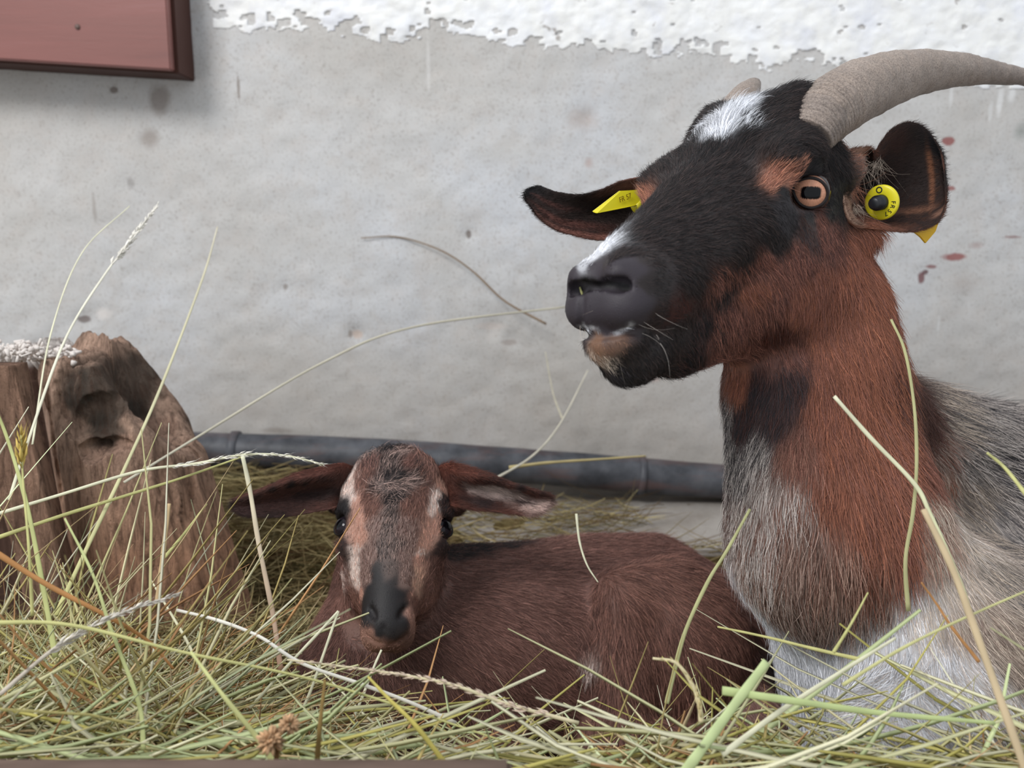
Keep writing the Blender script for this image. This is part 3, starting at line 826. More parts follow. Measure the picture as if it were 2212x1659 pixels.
# neck
for x, y, ca, cb, m, ln, dx, dy in (
    (1860, 580, OR, BR, .4, 13, .25, 1), (1890, 680, OR, BR, .3, 14, .2, 1), (1830, 640, OR, BR, .5, 12, .1, 1), (1790, 720, BR, OR, .5, 12, 0, 1), (1850, 760, OR, BR, .3, 15, .1, 1),
    (1910, 780, OR, BR, .3, 16, .2, 1), (1940, 850, OR, BRD, .3, 17, .4, .9), (1860, 860, OR, BR, .3, 17, 0, 1), (1780, 850, OR, BR, .5, 15, -.1, 1), (1720, 840, BRD, DG, .5, 11, -.2, 1),
    (1590, 840, OR, BR, .4, 9, -.1, 1), (1640, 850, DG, BRD, .4, 9, -.4, .9), (1560, 880, DG, GY, .3, 10, 0, 1), (1600, 900, BRD, DG, .5, 10, -.1, 1), (1680, 900, DG, BRD, .5, 12, -.2, 1),
    (1570, 960, DG, GY, .4, 10, 0, 1), (1640, 960, DG, GY, .55, 12, -.2, 1), (1600, 1030, DG, GY, .5, 11, 0, 1), (1590, 1100, (120, 96, 88), GY, .5, 12, -.1, 1), (1660, 1040, (110, 84, 76), GY, .6, 15, -.1, 1),
    (1730, 960, BR, (150, 110, 95), .5, 15, 0, 1), (1800, 960, OR, BR, .4, 17, 0, 1), (1730, 1080, (130, 92, 78), GY, .5, 18, 0, 1), (1800, 1080, (126, 78, 62), OR, .5, 20, 0, 1),
    (1880, 980, OR, BR, .3, 18, .05, 1), (1940, 960, OR, BR, .4, 18, .2, 1), (1880, 1120, OR, BR, .4, 22, 0, 1), (1940, 1100, BR, OR, .5, 20, .05, 1), (1660, 1160, (128, 92, 80), GY, .55, 18, 0, 1),
    (1730, 1200, (120, 88, 76), (176, 150, 138), .45, 22, 0, 1), (1800, 1220, (118, 84, 72), (170, 140, 125), .4, 24, 0, 1), (1880, 1240, (118, 72, 56), (160, 125, 110), .35, 24, .05, 1), (1940, 1220, BR, OR, .4, 20, .1, 1),
    (1640, 1240, (130, 100, 88), GY, .5, 18, 0, 1), (1700, 1310, (110, 84, 76), (165, 145, 135), .5, 22, .1, 1), (1800, 1330, (112, 86, 76), (170, 150, 140), .5, 24, .1, 1), (1900, 1310, (120, 92, 80), GY, .5, 22, .1, 1),
    (2000, 900, (90, 60, 50), BRD, .4, 18, .6, .8), (1990, 1000, (120, 76, 62), BR, .5, 18, .2, 1),
    # white breast
    (1640, 1330, WH, WH, 0, 12, .2, 1), (1670, 1390, WH, WH, 0, 13, .3, 1), (1740, 1400, WH, WH, 0, 14, .2, 1), (1850, 1420, WH, GY, .2, 16, .1, 1), (1720, 1480, WH, WH, 0, 13, .2, 1), (1780, 1560, WH, WH, 0, 13, .1, 1),
    (1920, 1380, WH, GY, .3, 18, .1, 1), (1960, 1300, WH, CREAM, .4, 16, .1, 1), (1900, 1500, WH, GY, .3, 16, .1, 1),
    # roan shoulder, grey back
    (2020, 1100, CREAM, BR, .35, 14, .1, 1), (2040, 1040, (160, 110, 92), CREAM, .5, 14, .3, .9), (2030, 1180, (170, 130, 115), CREAM, .5, 14, .1, 1), (2080, 1150, CREAM, GY, .5, 15, .2, 1), (2060, 1250, CREAM, GY, .5, 15, .1, 1),
    (2140, 1150, (120, 116, 116), CREAM, .5, 15, .4, .9), (2160, 1250, (128, 122, 120), CREAM, .5, 15, .3, .9), (2010, 1330, CREAM, WH, .4, 16, .1, 1), (2100, 1350, CREAM, (150, 130, 120), .4, 16, .1, 1), (2180, 1400, CREAM, (140, 122, 112), .5, 16, .2, 1),
    (2050, 1450, WH, GY, .5, 16, .1, 1), (2150, 1530, CREAM, WH, .4, 16, .1, 1), (1980, 1560, WH, GY, .3, 16, .1, 1),
    (2060, 900, (110, 106, 106), CREAM, .55, 26, 1, .15), (2120, 930, (70, 68, 70), GY, .55, 28, 1, .15), (2180, 940, (60, 58, 62), GY, .5, 28, 1, .25), (2100, 1000, (90, 86, 86), GY, .5, 24, .9, .5), (2180, 1040, (64, 62, 68), GY, .45, 24, .9, .5),
    (2090, 1070, (140, 132, 130), CREAM, .5, 20, .7, .7), (2180, 1130, (96, 92, 94), GY, .5, 18, .6, .8), (2030, 960, (170, 150, 140), BR, .4, 20, .8, .6)):
    cdoe.add(x, y, ca, cb, m, ln, dx, dy, .22)
ca, cb, m, *_ = cdoe.at(dV)
dcol = ca * (1 - m[:, None]) + cb * m[:, None]
dcol = dcol * 0.75

doe = empty('goat', (float(P(1950, 1640, .62)[0]), .62, .0), 'large horned brown and black goat with yellow ear tags and white breast, resting in hay', 'goat')
M_SKIN = mat('goat_skin', 0.55, attr='col', spec=0.35)
nt = M_SKIN.node_tree; nt.links.new(bump(nt, noise(nt, obco(nt), 1400, 3, .6), .35, .0006), nt.nodes['Principled BSDF'].inputs['Normal'])
body = put(mesh_np('body', dV, dQ, M_SKIN, None, dcol), doe)
nosemask = lambda X: 1.0 + 0 * X[:, 0]
headfn = lambda X: np.linalg.norm(X - D(.06, 0, -.03), axis=1) < .145
grow('coat', cdoe, 150000, doe, rad=.00013, seed=3, mask=lambda X: np.where(headfn(X), 0.0, 1.0), wild=.18, tint=.26)
grow('face_hair', cdoe, 150000, doe, rad=.00012, seed=4, mask=lambda X: np.where(headfn(X), 1.0, 0.0), wild=.20, tint=.34, K=4, warp=.004, power=4.)

# ---- ears: lofted shells
def ear(name, rows, n_len, n_w, thick, colfn, parent, m, flip=False):
    """rows: each a list of (px, py, d) across the ear from one rim to the other"""
    R = [np.array([P(*q) for q in row]) for row in rows]
    k = len(R[0])
    across = np.array([crom(r, n_w) for r in R])                # rows x n_w x 3
    G = np.array([crom(across[:, j], n_len) for j in range(n_w)]).transpose(1, 0, 2)   # n_len x n_w x 3
    i, j = np.meshgrid(np.arange(n_len - 1), np.arange(n_w - 1), indexing='ij')
    a = i * n_w + j
    Q = np.stack([a, a + 1, a + n_w + 1, a + n_w], -1).reshape(-1, 4)
    V = G.reshape(-1, 3)
    T = np.vstack([Q[:, [0, 1, 2]], Q[:, [0, 2, 3]]])
    nn = vnormals(V, T)
    if (nn.mean(0) @ (CAM - V.mean(0))) < 0: nn = -nn; Q = Q[:, ::-1]
    ii, jj = np.divmod(np.arange(len(V)), n_w)
    u = ii / (n_len - 1); v = jj / (n_w - 1)
    edge = np.minimum(1, 6 * np.minimum(np.minimum(v, 1 - v), 1 - u)) ** .5
    th = thick * (0.25 + 0.75 * edge)
    back = V - nn * th[:, None]
    n0 = len(V)
    Qb = Q[:, ::-1] + n0
    # close the rim
    loop = [r * n_w for r in range(n_len)] + [(n_len - 1) * n_w + c for c in range(1, n_w)] + [r * n_w + n_w - 1 for r in range(n_len - 2, -1, -1)] + list(range(n_w - 2, 0, -1))
    loop = np.array(loop); nx = np.roll(loop, -1)
    Qr = np.stack([loop, nx, nx + n0, loop + n0], 1)
    col = np.vstack([colfn(u, v, V, True), colfn(u, v, back, False)])
    me = mesh_np(name, np.vstack([V, back]), np.vstack([Q, Qb, Qr]), m, None, col)
    o = put(me, parent)
    bpy_bm_fix(o.data)
    return o, np.vstack([V, back]), np.vstack([Q, Qb, Qr]), col, (np.concatenate([u, u]), np.concatenate([v, v]))
import bmesh
def bpy_bm_fix(me):
    bm = bmesh.new(); bm.from_mesh(me)
    bmesh.ops.remove_doubles(bm, verts=bm.verts, dist=1e-5)
    bmesh.ops.recalc_face_normals(bm, faces=bm.faces); bm.to_mesh(me); bm.free()
def L3(c): return lin(c)
def blend(base, patches, X, u, v):
    c = np.tile(lin(base), (len(u), 1))
    wob = 0.05 * fbm(X, 120.0, 2)
    for (u0, v0, ru, rv, colr) in patches:
        d = np.sqrt(((u - u0) / ru) ** 2 + ((v - v0) / rv) ** 2) + wob * 2
        wgt = np.clip(1.5 - d * 1.2, 0, 1)[:, None]
        c = c * (1 - wgt) + lin(colr) * wgt
    return c
near_rows = [
    [(1868, 318, .600), (1838, 335, .588), (1822, 400, .590), (1835, 470, .588), (1880, 496, .595)],
    [(1882, 322, .604), (1866, 350, .620), (1856, 410, .640), (1868, 465, .618), (1890, 494, .592)],
    [(1890, 330, .606), (1892, 360, .630), (1890, 415, .648), (1900, 465, .628), (1912, 496, .594)],
    [(1922, 284, .612), (1930, 340, .632), (1935, 410, .642), (1935, 460, .626), (1938, 499, .598)],
    [(1962, 264, .618), (1972, 330, .632), (1980, 400, .636), (1978, 455, .626), (1968, 500, .602)],
    [(1998, 276, .622), (2006, 335, .630), (2012, 395, .632), (2010, 450, .624), (1998, 494, .606)],
    [(2026, 318, .622), (2031, 350, .626), (2034, 395, .627), (2034, 440, .620), (2026, 480, .610)],
    [(2037, 365, .620), (2039, 385, .621), (2041, 405, .621), (2042, 430, .618), (2040, 455, .614)]]
def ncol(u, v, X, inner):
    if not inner: return blend((120, 72, 52), [(.8, .3, .5, .5, (46, 38, 36))], X, u, v)
    return blend((44, 34, 32), [(0.03, .35, .10, .40, TAN), (.02, .5, .08, .5, (190, 158, 138)), (0.05, .95, .5, .07, (150, 100, 80)), (.22, .5, .14, .3, (26, 20, 19)),
                                (.72, .45, .04, .35, (120, 78, 56)), (.62, .75, .22, .04, (112, 78, 62)), (.85, .86, .12, .05, (120, 88, 74)),
                                (.9, .1, .3, .15, (24, 24, 27)), (.45, .12, .10, .12, (58, 40, 36))], X, u, v)
M_EAR = mat('ear_skin', 0.7, attr='col', spec=.2)
e1 = ear('ear', near_rows, 60, 40, .0026, ncol, doe, M_EAR)
far_rows = [
    [(1440, 395, .640), (1435, 425, .650), (1432, 455, .655), (1430, 480, .650), (1425, 510, .642)],
    [(1400, 383, .638), (1385, 420, .652), (1375, 455, .658), (1362, 490, .652), (1350, 512, .642)],
    [(1350, 390, .636), (1335, 425, .650), (1322, 460, .655), (1312, 492, .648), (1300, 518, .640)],
    [(1300, 410, .636), (1285, 436, .646), (1272, 462, .650), (1262, 488, .646), (1250, 510, .640)],
    [(1255, 421, .638), (1240, 440, .644), (1228, 460, .646), (1215, 480, .644), (1200, 495, .640)],
    [(1205, 415, .640), (1192, 430, .643), (1182, 443, .644), (1175, 457, .643), (1166, 471, .641)],
    [(1165, 402, .641), (1155, 412, .642), (1150, 423, .642), (1148, 434, .642), (1148, 446, .641)],
    [(1140, 408, .641), (1136, 414, .641), (1135, 420, .641), (1136, 427, .641), (1138, 434, .641)]]
def fcol(u, v, X, inner):
    return blend((46, 36, 34), [(.15, .08, .28, .12, (150, 108, 96)), (.55, .75, .35, .10, (86, 54, 48)), (.35, .95, .45, .08, (126, 84, 74)), (.95, .2, .2, .5, (34, 32, 34)), (.7, .4, .2, .08, (80, 52, 48))], X, u, v)
e2 = ear('ear', far_rows, 60, 28, .0028, fcol, doe, M_EAR)
def ear_fur(name, e, root, n, ln, seed, side, lift=.25):
    """short hair lying towards the ear tip"""
    Vv, Qq = e[1], e[2]
    ct = Coat(Vv, Qq); r = np.random.default_rng(seed)
    half = len(Vv) // 2
    for k in r.choice(half, min(half, 260), replace=False):
        for off in (0, half):
            c = np.clip(e[3][k + off], 0, 1)
            s8 = tuple(np.where(c < .0031308, c * 12.92, 1.055 * np.maximum(c, 1e-9) ** (1 / 2.4) - .055) * 255)
            s9 = tuple(np.array(s8) * .8)
            ct.A.append((Vv[k + off], lin(s8), lin(s9), .4, ln / 1000, np.asarray(side, float), lift, 1.0))
    return grow(name, ct, n, root, rad=.00011, seed=seed, wild=.25, K=4, warp=.001, tint=.2)
ear_fur('ear_hair', e1, doe, 32000, 4.0, 31, cam_vec(.8, -.3, -.1))
ear_fur('ear_hair', e2, doe, 24000, 4.0, 32, cam_vec(-1, 0, 0))
# long pale hair at the mouth of the near ear
def tuft(name, root, starts, dirs, ln, n, col, seed, rad=.00009, spread=.004, wild=.3):
    r = np.random.default_rng(seed)
    ct = None
    K = 6; pts = np.zeros((n, K, 3), np.float32); cc = np.ones((n, K, 4), np.float32)
    for q in range(n):
        i = r.integers(len(starts)); p = np.array(starts[i]) + r.normal(0, spread, 3) * .5
        v = np.array(dirs[i], float); v = v / np.linalg.norm(v) + r.normal(0, wild, 3)
        L = ln[i] * math.exp(r.normal(0, .25)); b = r.normal(0, .35, 3)
        for k in range(K):
            s = k / (K - 1); pts[q, k] = p + L * (v * s + b * s * s)
        cc[q, :, :3] = lin(col[i]) * math.exp(r.normal(0, .15))
    hc = bpy.data.hair_curves.new(name); hc.add_curves([K] * n)
    hc.attributes['position'].data.foreach_set('vector', pts.ravel())
    ra = hc.attributes.get('radius') or hc.attributes.new('radius', 'FLOAT', 'POINT')
    ra.data.foreach_set('value', np.tile(np.linspace(rad, rad * .2, K, dtype=np.float32), n))
    ca_ = hc.attributes.new('col', 'FLOAT_COLOR', 'POINT'); ca_.data.foreach_set('color', cc.ravel())
    hc.materials.append(hair_mat())
    o = bpy.data.objects.new(name, hc); sc.collection.objects.link(o); o['kind'] = 'stuff'
    return put(o, root)
tuft('ear_tuft', doe, [P(1850, 345, .596), P(1838, 400, .60), P(1845, 450, .60), P(1895, 345, .62)],
     [cam_vec(.5, .5, .3), cam_vec(.5, .6, .2), cam_vec(.4, .4, .2), cam_vec(-.1, 1, -.2)], [.016, .016, .012, .016], int(140 * FUR) + 20, [CREAM, TAN, CREAM, CREAM], 41)

# long stiff whiskers on lips and chin
tuft('whiskers', doe, [march(fd, 1370, 745), march(fd, 1330, 770), march(fd, 1400, 700), march(fd, 1290, 700)],
     [cam_vec(.7, .8, -.5), cam_vec(.3, 1, -.4), cam_vec(.8, .5, -.5), cam_vec(-.3, .7, -.8)], [.022, .015, .022, .012], 12, [GY, (150, 140, 130), GY, CREAM], 43, rad=.00006, spread=.012, wild=.25)
# ---- horns
M_HORN = mat('horn', 0.55, base=(140, 125, 115), spec=.35)
nt = M_HORN.node_tree; b = nt.nodes['Principled BSDF']
at_ = N(nt, 'ShaderNodeAttribute', attribute_name='col')
g = obco(nt)
n1 = noise(nt, g, 90, 8, .65); n2 = noise(nt, g, 900, 4, .6)
c = mix(nt, ramp(nt, n1, [(.35, (0, 0, 0)), (.7, (255, 255, 255))]), at_.outputs['Color'], (178, 160, 146), 'MIX')
cc_ = mix(nt, .45, at_.outputs['Color'], c)
cc_ = mix(nt, ramp(nt, n2, [(.3, (120, 120, 120)), (.6, (255, 255, 255))]), (90, 80, 76), cc_)
nt.links.new(cc_, b.inputs['Base Color'])
nt.links.new(bump(nt, n1, .5, .0015), b.inputs['Normal'])
def horn(pts, n, sides, name, rings=True, oval=.86, seed=0):
    C = crom([list(P(x, y, d)) + [r * d / F] for x, y, d, r in pts], n)
    Cc, R = C[:, :3], C[:, 3]
    s = np.linspace(0, 1, n)
    V, T = tube_np(Cc, R, sides, oval, tuple(UPV))
    ii = np.minimum(np.arange(len(V)) // sides, n - 1); ang = (np.arange(len(V)) % sides) / sides * 2 * math.pi
    d = V - Cc[ii]; ln = np.linalg.norm(d, axis=1)[:, None] + 1e-9
    arc = s[ii]
    wob = .010 * fbm(V, 40., 2)
    if rings:
        ph = (arc + wob) * 78 + .9 * np.sin(ang + 1)
        groove = np.where(arc < .30, np.clip(np.sin(ph * 2 * math.pi / 1.6) - .55, 0, 1) * 1.8, 0) * (1 - np.clip((arc - .16) / .14, 0, 1)) 
        soft = np.sin(arc * 60 + wob * 50) * .14
        V = V - d / ln * (groove[:, None] * .0009 - soft[:, None] * .0007)
    else: groove = 0 * arc
    V = V + d / ln * (.0006 * fbm(V, 150., 3))[:, None]
    streak = fbm(V * np.array([1, 1, 1]), 70., 3)
    base = np.where(arc[:, None] < .12, lin((148, 136, 128)), lin((160, 146, 136)))
    base = base * (1 + .18 * streak[:, None])
    tip = np.clip((arc[:, None] - .6) / .4, 0, 1)
    base = base * (1 - tip) + lin((112, 102, 100)) * tip
    base = base * (1 - .45 * np.clip(groove, 0, 1)[:, None])
    return put(mesh_np(name, V, T, M_HORN, None, np.clip(base, 0, 1)), doe)
horn([(1742, 300, .575, 56), (1764, 266, .580, 64), (1792, 236, .590, 69), (1842, 203, .605, 68), (1902, 178, .625, 62), (1975, 158, .650, 50), (2055, 151, .68, 38), (2130, 156, .71, 27), (2205, 167, .74, 18), (2270, 190, .77, 10), (2310, 215, .79, 3)], 220, 44, 'horn', oval=.98)
horn([(1580, 262, .640, 40), (1592, 236, .645, 40), (1607, 210, .655, 33), (1622, 190, .668, 22), (1632, 178, .68, 10), (1636, 175, .685, 3)], 60, 32, 'horn', rings=False)

# ---- eyes
def eyeball(name, c, out, up, r, iris, pupil, sclera, iris_ang, pw, ph, root, ring=(20, 16, 16)):
    """sphere with a slightly raised cornea; iris and bar-shaped pupil are pigment"""
    out = out / np.linalg.norm(out); side = np.cross(up, out); side /= np.linalg.norm(side); up2 = np.cross(out, side)
    nu, nv = 96, 64
    th = np.linspace(0, math.pi, nv); ph_ = np.arange(nu) / nu * 2 * math.pi
    TH, PH = np.meshgrid(th, ph_, indexing='ij')
    dirv = (np.cos(TH)[..., None] * out + (np.sin(TH) * np.cos(PH))[..., None] * side + (np.sin(TH) * np.sin(PH))[..., None] * up2).reshape(-1, 3)
    t = TH.ravel(); bul = 1 + .07 * np.exp(-(t / (iris_ang * .9)) ** 4)
    V = c + dirv * (r * bul)[:, None]
    i, j = np.meshgrid(np.arange(nv - 1), np.arange(nu), indexing='ij')
    a = i * nu + j; b_ = i * nu + (j + 1) % nu
    Q = np.stack([a, a + nu, b_ + nu, b_], -1).reshape(-1, 4)
    x = dirv @ side; y = dirv @ up2
    col = np.tile(lin(sclera), (len(V), 1))
    rr = t / iris_ang
    fib = .12 * np.sin(PH.ravel() * 31) * .5 + .1 * vnoise(dirv, 14.)
    irisc = lin(iris)[None] * (1.08 - .45 * np.clip(rr, 0, 1) ** 3 + fib)[:, None]
    col[rr < 1] = irisc[rr < 1]
    edge = np.exp(-((rr - 1.0) / .06) ** 2)[:, None]; col = col * (1 - edge) + lin(ring) * edge
    box = np.maximum(np.abs(x) / math.sin(pw), np.abs(y) / math.sin(ph))
    rnd = (np.abs(x) / math.sin(pw)) ** 4 + (np.abs(y) / math.sin(ph)) ** 4
    wgt = np.clip((1.15 - rnd) / .3, 0, 1)[:, None] * (t < 1.2)[:, None]
    col = col * (1 - wgt) + lin(pupil) * wgt
    m = bpy.data.materials.get('eye') or mat('eye', .08, attr='col', spec=.28)
    return put(mesh_np(name, V, Q, m, None, np.clip(col, 0, 1)), root)
def lid(name, pts, rad, col, root, d_in=0.0, n=64, m=None):
    """eyelid rim: closed roll of skin through the listed points (px, py, d)"""
    C = np.array(pts); k = len(C)
    ext = np.vstack([C[-2:], C, C[:3]])
    t = np.linspace(0, k, n, endpoint=False); i = t.astype(int); f = (t - i)[:, None]
    p0, p1, p2, p3 = ext[i + 1], ext[i + 2], ext[i + 3], ext[np.minimum(i + 4, len(ext) - 1)]
    L = .5 * ((2 * p1) + (p2 - p0) * f + (2 * p0 - 5 * p1 + 4 * p2 - p3) * f ** 2 + (3 * p1 - p0 - 3 * p2 + p3) * f ** 3)
    T = np.roll(L, -1, 0) - np.roll(L, 1, 0); T /= np.linalg.norm(T, axis=1)[:, None]
    cn = L.mean(0); A_ = L - cn; A_ /= np.linalg.norm(A_, axis=1)[:, None]; B_ = np.cross(T, A_)
    sd = 12; an = np.arange(sd) / sd * 2 * math.pi
    V = (L[:, None] + rad * (np.cos(an)[None, :, None] * A_[:, None] + np.sin(an)[None, :, None] * B_[:, None])).reshape(-1, 3)
    i, j = np.meshgrid(np.arange(n), np.arange(sd), indexing='ij')
    a = i * sd + j; b_ = i * sd + (j + 1) % sd; a2 = ((i + 1) % n) * sd + j; b2 = ((i + 1) % n) * sd + (j + 1) % sd
    Q = np.stack([a, b_, b2, a2], -1).reshape(-1, 4)
    o = put(mesh_np(name, V, Q, m or M_SKIN, None, lin(col)), root); bpy_bm_fix(o.data); return o
ER = .0137
def on_ball(c, px, py, r):
    d = P(px, py, 1.0) - CAM; L = np.linalg.norm(d); d = d / L
    oc = CAM - c; b_ = oc @ d; q = b_ * b_ - (oc @ oc - r * r)
    t = -b_ - math.sqrt(max(q, 0)); return CAM + d * t
gaze = (CAM - eyeN) / np.linalg.norm(CAM - eyeN) + cam_vec(.10, .0, 0)
eyeball('eye', eyeN, gaze, UPV + .08 * RIGHT, ER, (214, 156, 128), (8, 8, 12), (44, 32, 32), .92, .44, .27, doe)
rim = [(1713, 404), (1722, 393), (1745, 385), (1768, 389), (1783, 403), (1787, 422), (1776, 440), (1752, 449), (1730, 442), (1717, 424)]
rimP = [on_ball(eyeN, x, y, ER + .0006) for x, y in rim]
lid('eyelid', rimP, .0012, (30, 22, 22), doe)
eyeball('eye', eyeF, mirr(eyeN + gaze) - eyeF, UPV, ER, (214, 156, 128), (8, 8, 12), (44, 32, 32), .92, .44, .27, doe)
lid('eyelid', [mirr(p) for p in rimP], .0012, (30, 22, 22), doe)
# ================================================================== the kid
kO = P(848, 1135, 0.668); kT = P(832, 1392, 0.612)
kF, kS, kU = frame(kO, kT, cam_vec(1, 0.02, .09))
if kU @ FWD > 0: kU = -kU
if kS @ RIGHT < 0: kS = -kS
kR = np.array([kF, kS, kU])
def K(f, s, u): return kO + f * kF + s * kS + u * kU
kf = Field()
# trunk, lying with the head end nearest
kf.cone(P(925, 1440, .755), P(1430, 1402, .835), .083, .088, .03)
kf.cone(P(1300, 1390, .83), P(1530, 1410, .86), .082, .074, .03)
kf.cone(P(806, 1520, .725), P(930, 1460, .76), .070, .080, .03)
kf.cone(P(842, 1150, .745), P(820, 1480, .72), .034, .058, .03)           # neck
kf.cone(P(1000, 1262, .80), P(1400, 1240, .87), .030, .034, .04)         # spine
# folded hind leg
kf.ell(P(1452, 1400, .765), np.array([RIGHT, UPV, FWD]), (.066, .073, .048), .010)
kf.cone(P(1345, 1330, .745), P(1330, 1590, .725), .026, .030, .012)
kf.cone(P(1340, 1290, .755), P(1440, 1275, .765), .024, .026, .014)
kf.cone(P(1335, 1600, .72), P(1520, 1640, .71), .026, .018, .012)
kf.cone(P(1560, 1420, .80), P(1640, 1560, .76), .040, .026, .02)
kf.cone(P(1640, 1570, .755), P(1480, 1600, .735), .024, .015, .012)
# folded fore leg and breast
kf.cone(P(980, 1480, .735), P(1060, 1610, .70), .036, .026, .02)
kf.cone(P(1060, 1620, .70), P(860, 1660, .675), .022, .015, .012)
kf.cone(P(720, 1520, .69), P(700, 1640, .665), .030, .020, .02)
kf.cone(P(1640, 1425, .79), P(1694, 1492, .765), .012, .011, .01)        # tail
# skull
kf.ell(K(-.044, 0, -.030), kR, (.040, .0405, .037), .014)
kf.ell(K(-.022, 0, -.018), kR, (.040, .0375, .026), .016)
kf.cone(K(-.005, 0, -.018), K(.068, 0, -.0185), .030, .0160, .016)
both(lambda s: kf.cone(K(-.020, s * .032, -.019), K(.004, s * .031, -.021), .0125, .0115, .012))
both(lambda s: kf.ell(K(.008, s * .019, -.042), kR, (.043, .0190, .027), .016))
kf.cone(K(-.01, 0, -.050), K(.064, 0, -.029), .029, .0140, .018)
kf.ell(K(.073, 0, -.0175), kR, (.0155, .0175, .0130), .008)
both(lambda s: kf.ell(K(.0765, s * .0075, -.0255), kR, (.0120, .0115, .0090), .005))
kf.ell(K(.070, 0, -.0355), kR, (.012, .0115, .007), .006)
both(lambda s: kf.cone(K(-.044, s * .034, -.036), K(-.046, s * .046, -.042), .019, .013, .010))
kf.cone(kO - kU * .06, P(842, 1240, .745), .030, .036, .02)
kfm = lambda p: mirr(p, kO, kS)
for pts, dep, mi in (([(812, 1338, .0012), (806, 1330, .0022), (800, 1318, .0024)], .001, True),
                     ([(829, 1352, .0010), (828, 1372, .0010), (828, 1386, .0010)], 0, False),
                     ([(826, 1393, .0010), (806, 1386, .0011), (790, 1370, .0009)], 0, True)):
    carve(kf, pts, dep + .0008, .002, mi, kO, kS)
keyeL = K(-.007, -.0352, -.0195); keyeR = kfm(keyeL)
for e, sg in ((keyeL, -1), (keyeR, 1)):
    kf.ell(e, kR, (.0120, .0112, .0112), .004, True)
    o_ = sg * kS * .8 + kU * .6; o_ /= np.linalg.norm(o_)
    kf.cone(e + o_ * .002 - kF * .010, e + o_ * .006 - kF * .009, .0042, .0040, .004)
    kf.cone(e, e + o_ * .03, .0078, .0092, .003, True)
kV, kQ = kf.surface(0.0018)
kV = smooth_mesh(kV, kQ, 1)
print('kid verts', len(kV))
ck = Coat(kV, kQ); ck.dd = .68
KB = (142, 104, 94); KD = (98, 68, 61); KK = (36, 32, 34); KG = (186, 158, 148); KT = (210, 164, 146); KW = (244, 230, 222); KP = (152, 112, 99)
A = ck.add
# grizzled crown and stripe down the face
for x, y, dx, dy, ln, m in ((832, 975, 0, -1, 9, .1), (838, 1030, .1, -1, 8, .15), (842, 1075, .1, .8, 7, .2), (832, 962, 0, -1, 9, .25), (800, 985, -.5, -.6, 8, .5), (860, 985, .5, -.6, 8, .5), (830, 1010, 0, -1, 8, .35), (850, 1050, .5, .5, 7, .45), (815, 1055, -.4, .6, 7, .4),
                            (880, 1040, .7, .3, 7, .5), (835, 1100, 0, -.8, 5, .3), (845, 1150, .2, -.8, 4, .4), (860, 1190, .3, -.8, 4, .4), (830, 1200, 0, -.9, 4, .3), (850, 1240, .2, -.9, 3, .3)):
    A(x, y, KK, KG, m, ln, dx, dy, .35)
for x, y in ((797, 1310), (872, 1320), (820, 1245), (850, 1250), (806, 1275), (862, 1285), (800, 1330), (868, 1340), (835, 1372), (818, 1378), (848, 1380), (835, 1270), (825, 1300), (850, 1300), (835, 1330), (835, 1350), (820, 1355), (850, 1350), (805, 1310), (862, 1320)):
    A(x, y, (30, 28, 30), (52, 48, 50), .4, 2, 0, -1, .2)
# brown-pink sides of the forehead
for x, y in ((780, 1040), (900, 1080), (915, 1020), (790, 1075), (880, 1100), (940, 1010), (800, 1100)):
    A(x, y, KP, KD, .45, 6, .2, -.8, .35)
A(765, 1000, KP, KD, .5, 7, -.5, -.7, .4); A(925, 985, KP, KK, .5, 8, .5, -.7, .4); A(770, 975, KB, KK, .4, 8, -.4, -.8, .4); A(880, 955, KB, KD, .4, 8, .3, -.8, .4)
# pale stripes
for x, y, c, sz in ((752, 1012, KW, .5), (749, 1035, KW, .7), (754, 1058, KW, .7), (760, 1078, KW, .5), (766, 1085, KT, .7), (772, 1120, KT, 1), (776, 1160, KT, .8), (772, 1195, KW, .5), (771, 1220, KW, .5), (771, 1245, KW, .5), (774, 1270, KW, .45), (780, 1292, KT, .5),
                    (958, 1060, KT, .6), (950, 1080, KW, .45), (943, 1100, KW, .45), (935, 1118, KW, .4), (940, 1140, KT, .9), (925, 1170, KT, .7), (914, 1198, KW, .4), (908, 1222, KT, .6), (904, 1246, (232, 192, 168), .5), (898, 1270, (232, 192, 168), .5), (893, 1295, KT, .4)):
    A(x, y, c, KT, .3, 4, .05, -1, .3, sz)
for x, y in ((800, 1150), (800, 1210), (795, 1250), (880, 1150), (885, 1210), (880, 1250)):
    A(x, y, KD, KG, .45, 4, 0, -1, .3)
# eye corners, cheeks, muzzle sides
A(742, 1100, KK, KK, 0, 3, 0, -1); A(742, 1180, KK, KD, .3, 3, 0, 1); A(722, 1100, KK, KD, .3, 4, -1, 0); A(968, 1100, KK, KD, .3, 4, 1, 0); A(955, 1180, KK, KD, .3, 3, 0, 1); A(975, 1180, KK, KD, .3, 3, 0, 1)
A(722, 1200, KB, KD, .4, 6, -.2, 1); A(735, 1240, KB, KD, .5, 6, -.1, 1); A(750, 1290, KB, KP, .4, 6, .2, 1); A(716, 1245, KW, KP, .4, 7, 0, 1, .3, .7); A(950, 1230, KB, KD, .5, 6, .2, 1); A(935, 1280, KB, KP, .4, 6, 0, 1)
A(776, 1335, KP, KD, .3, 3, 0, -1); A(775, 1310, KP, KD, .3, 4, 0, -1); A(790, 1365, KP, KT, .4, 3, 0, 1); A(892, 1340, KP, KT, .3, 3, 0, 1); A(893, 1310, KP, KD, .4, 3, 0, -1); A(810, 1395, KP, KT, .4, 3, 0, 1); A(850, 1395, KP, KD, .4, 3, 0, 1)
nh = len(ck.A)
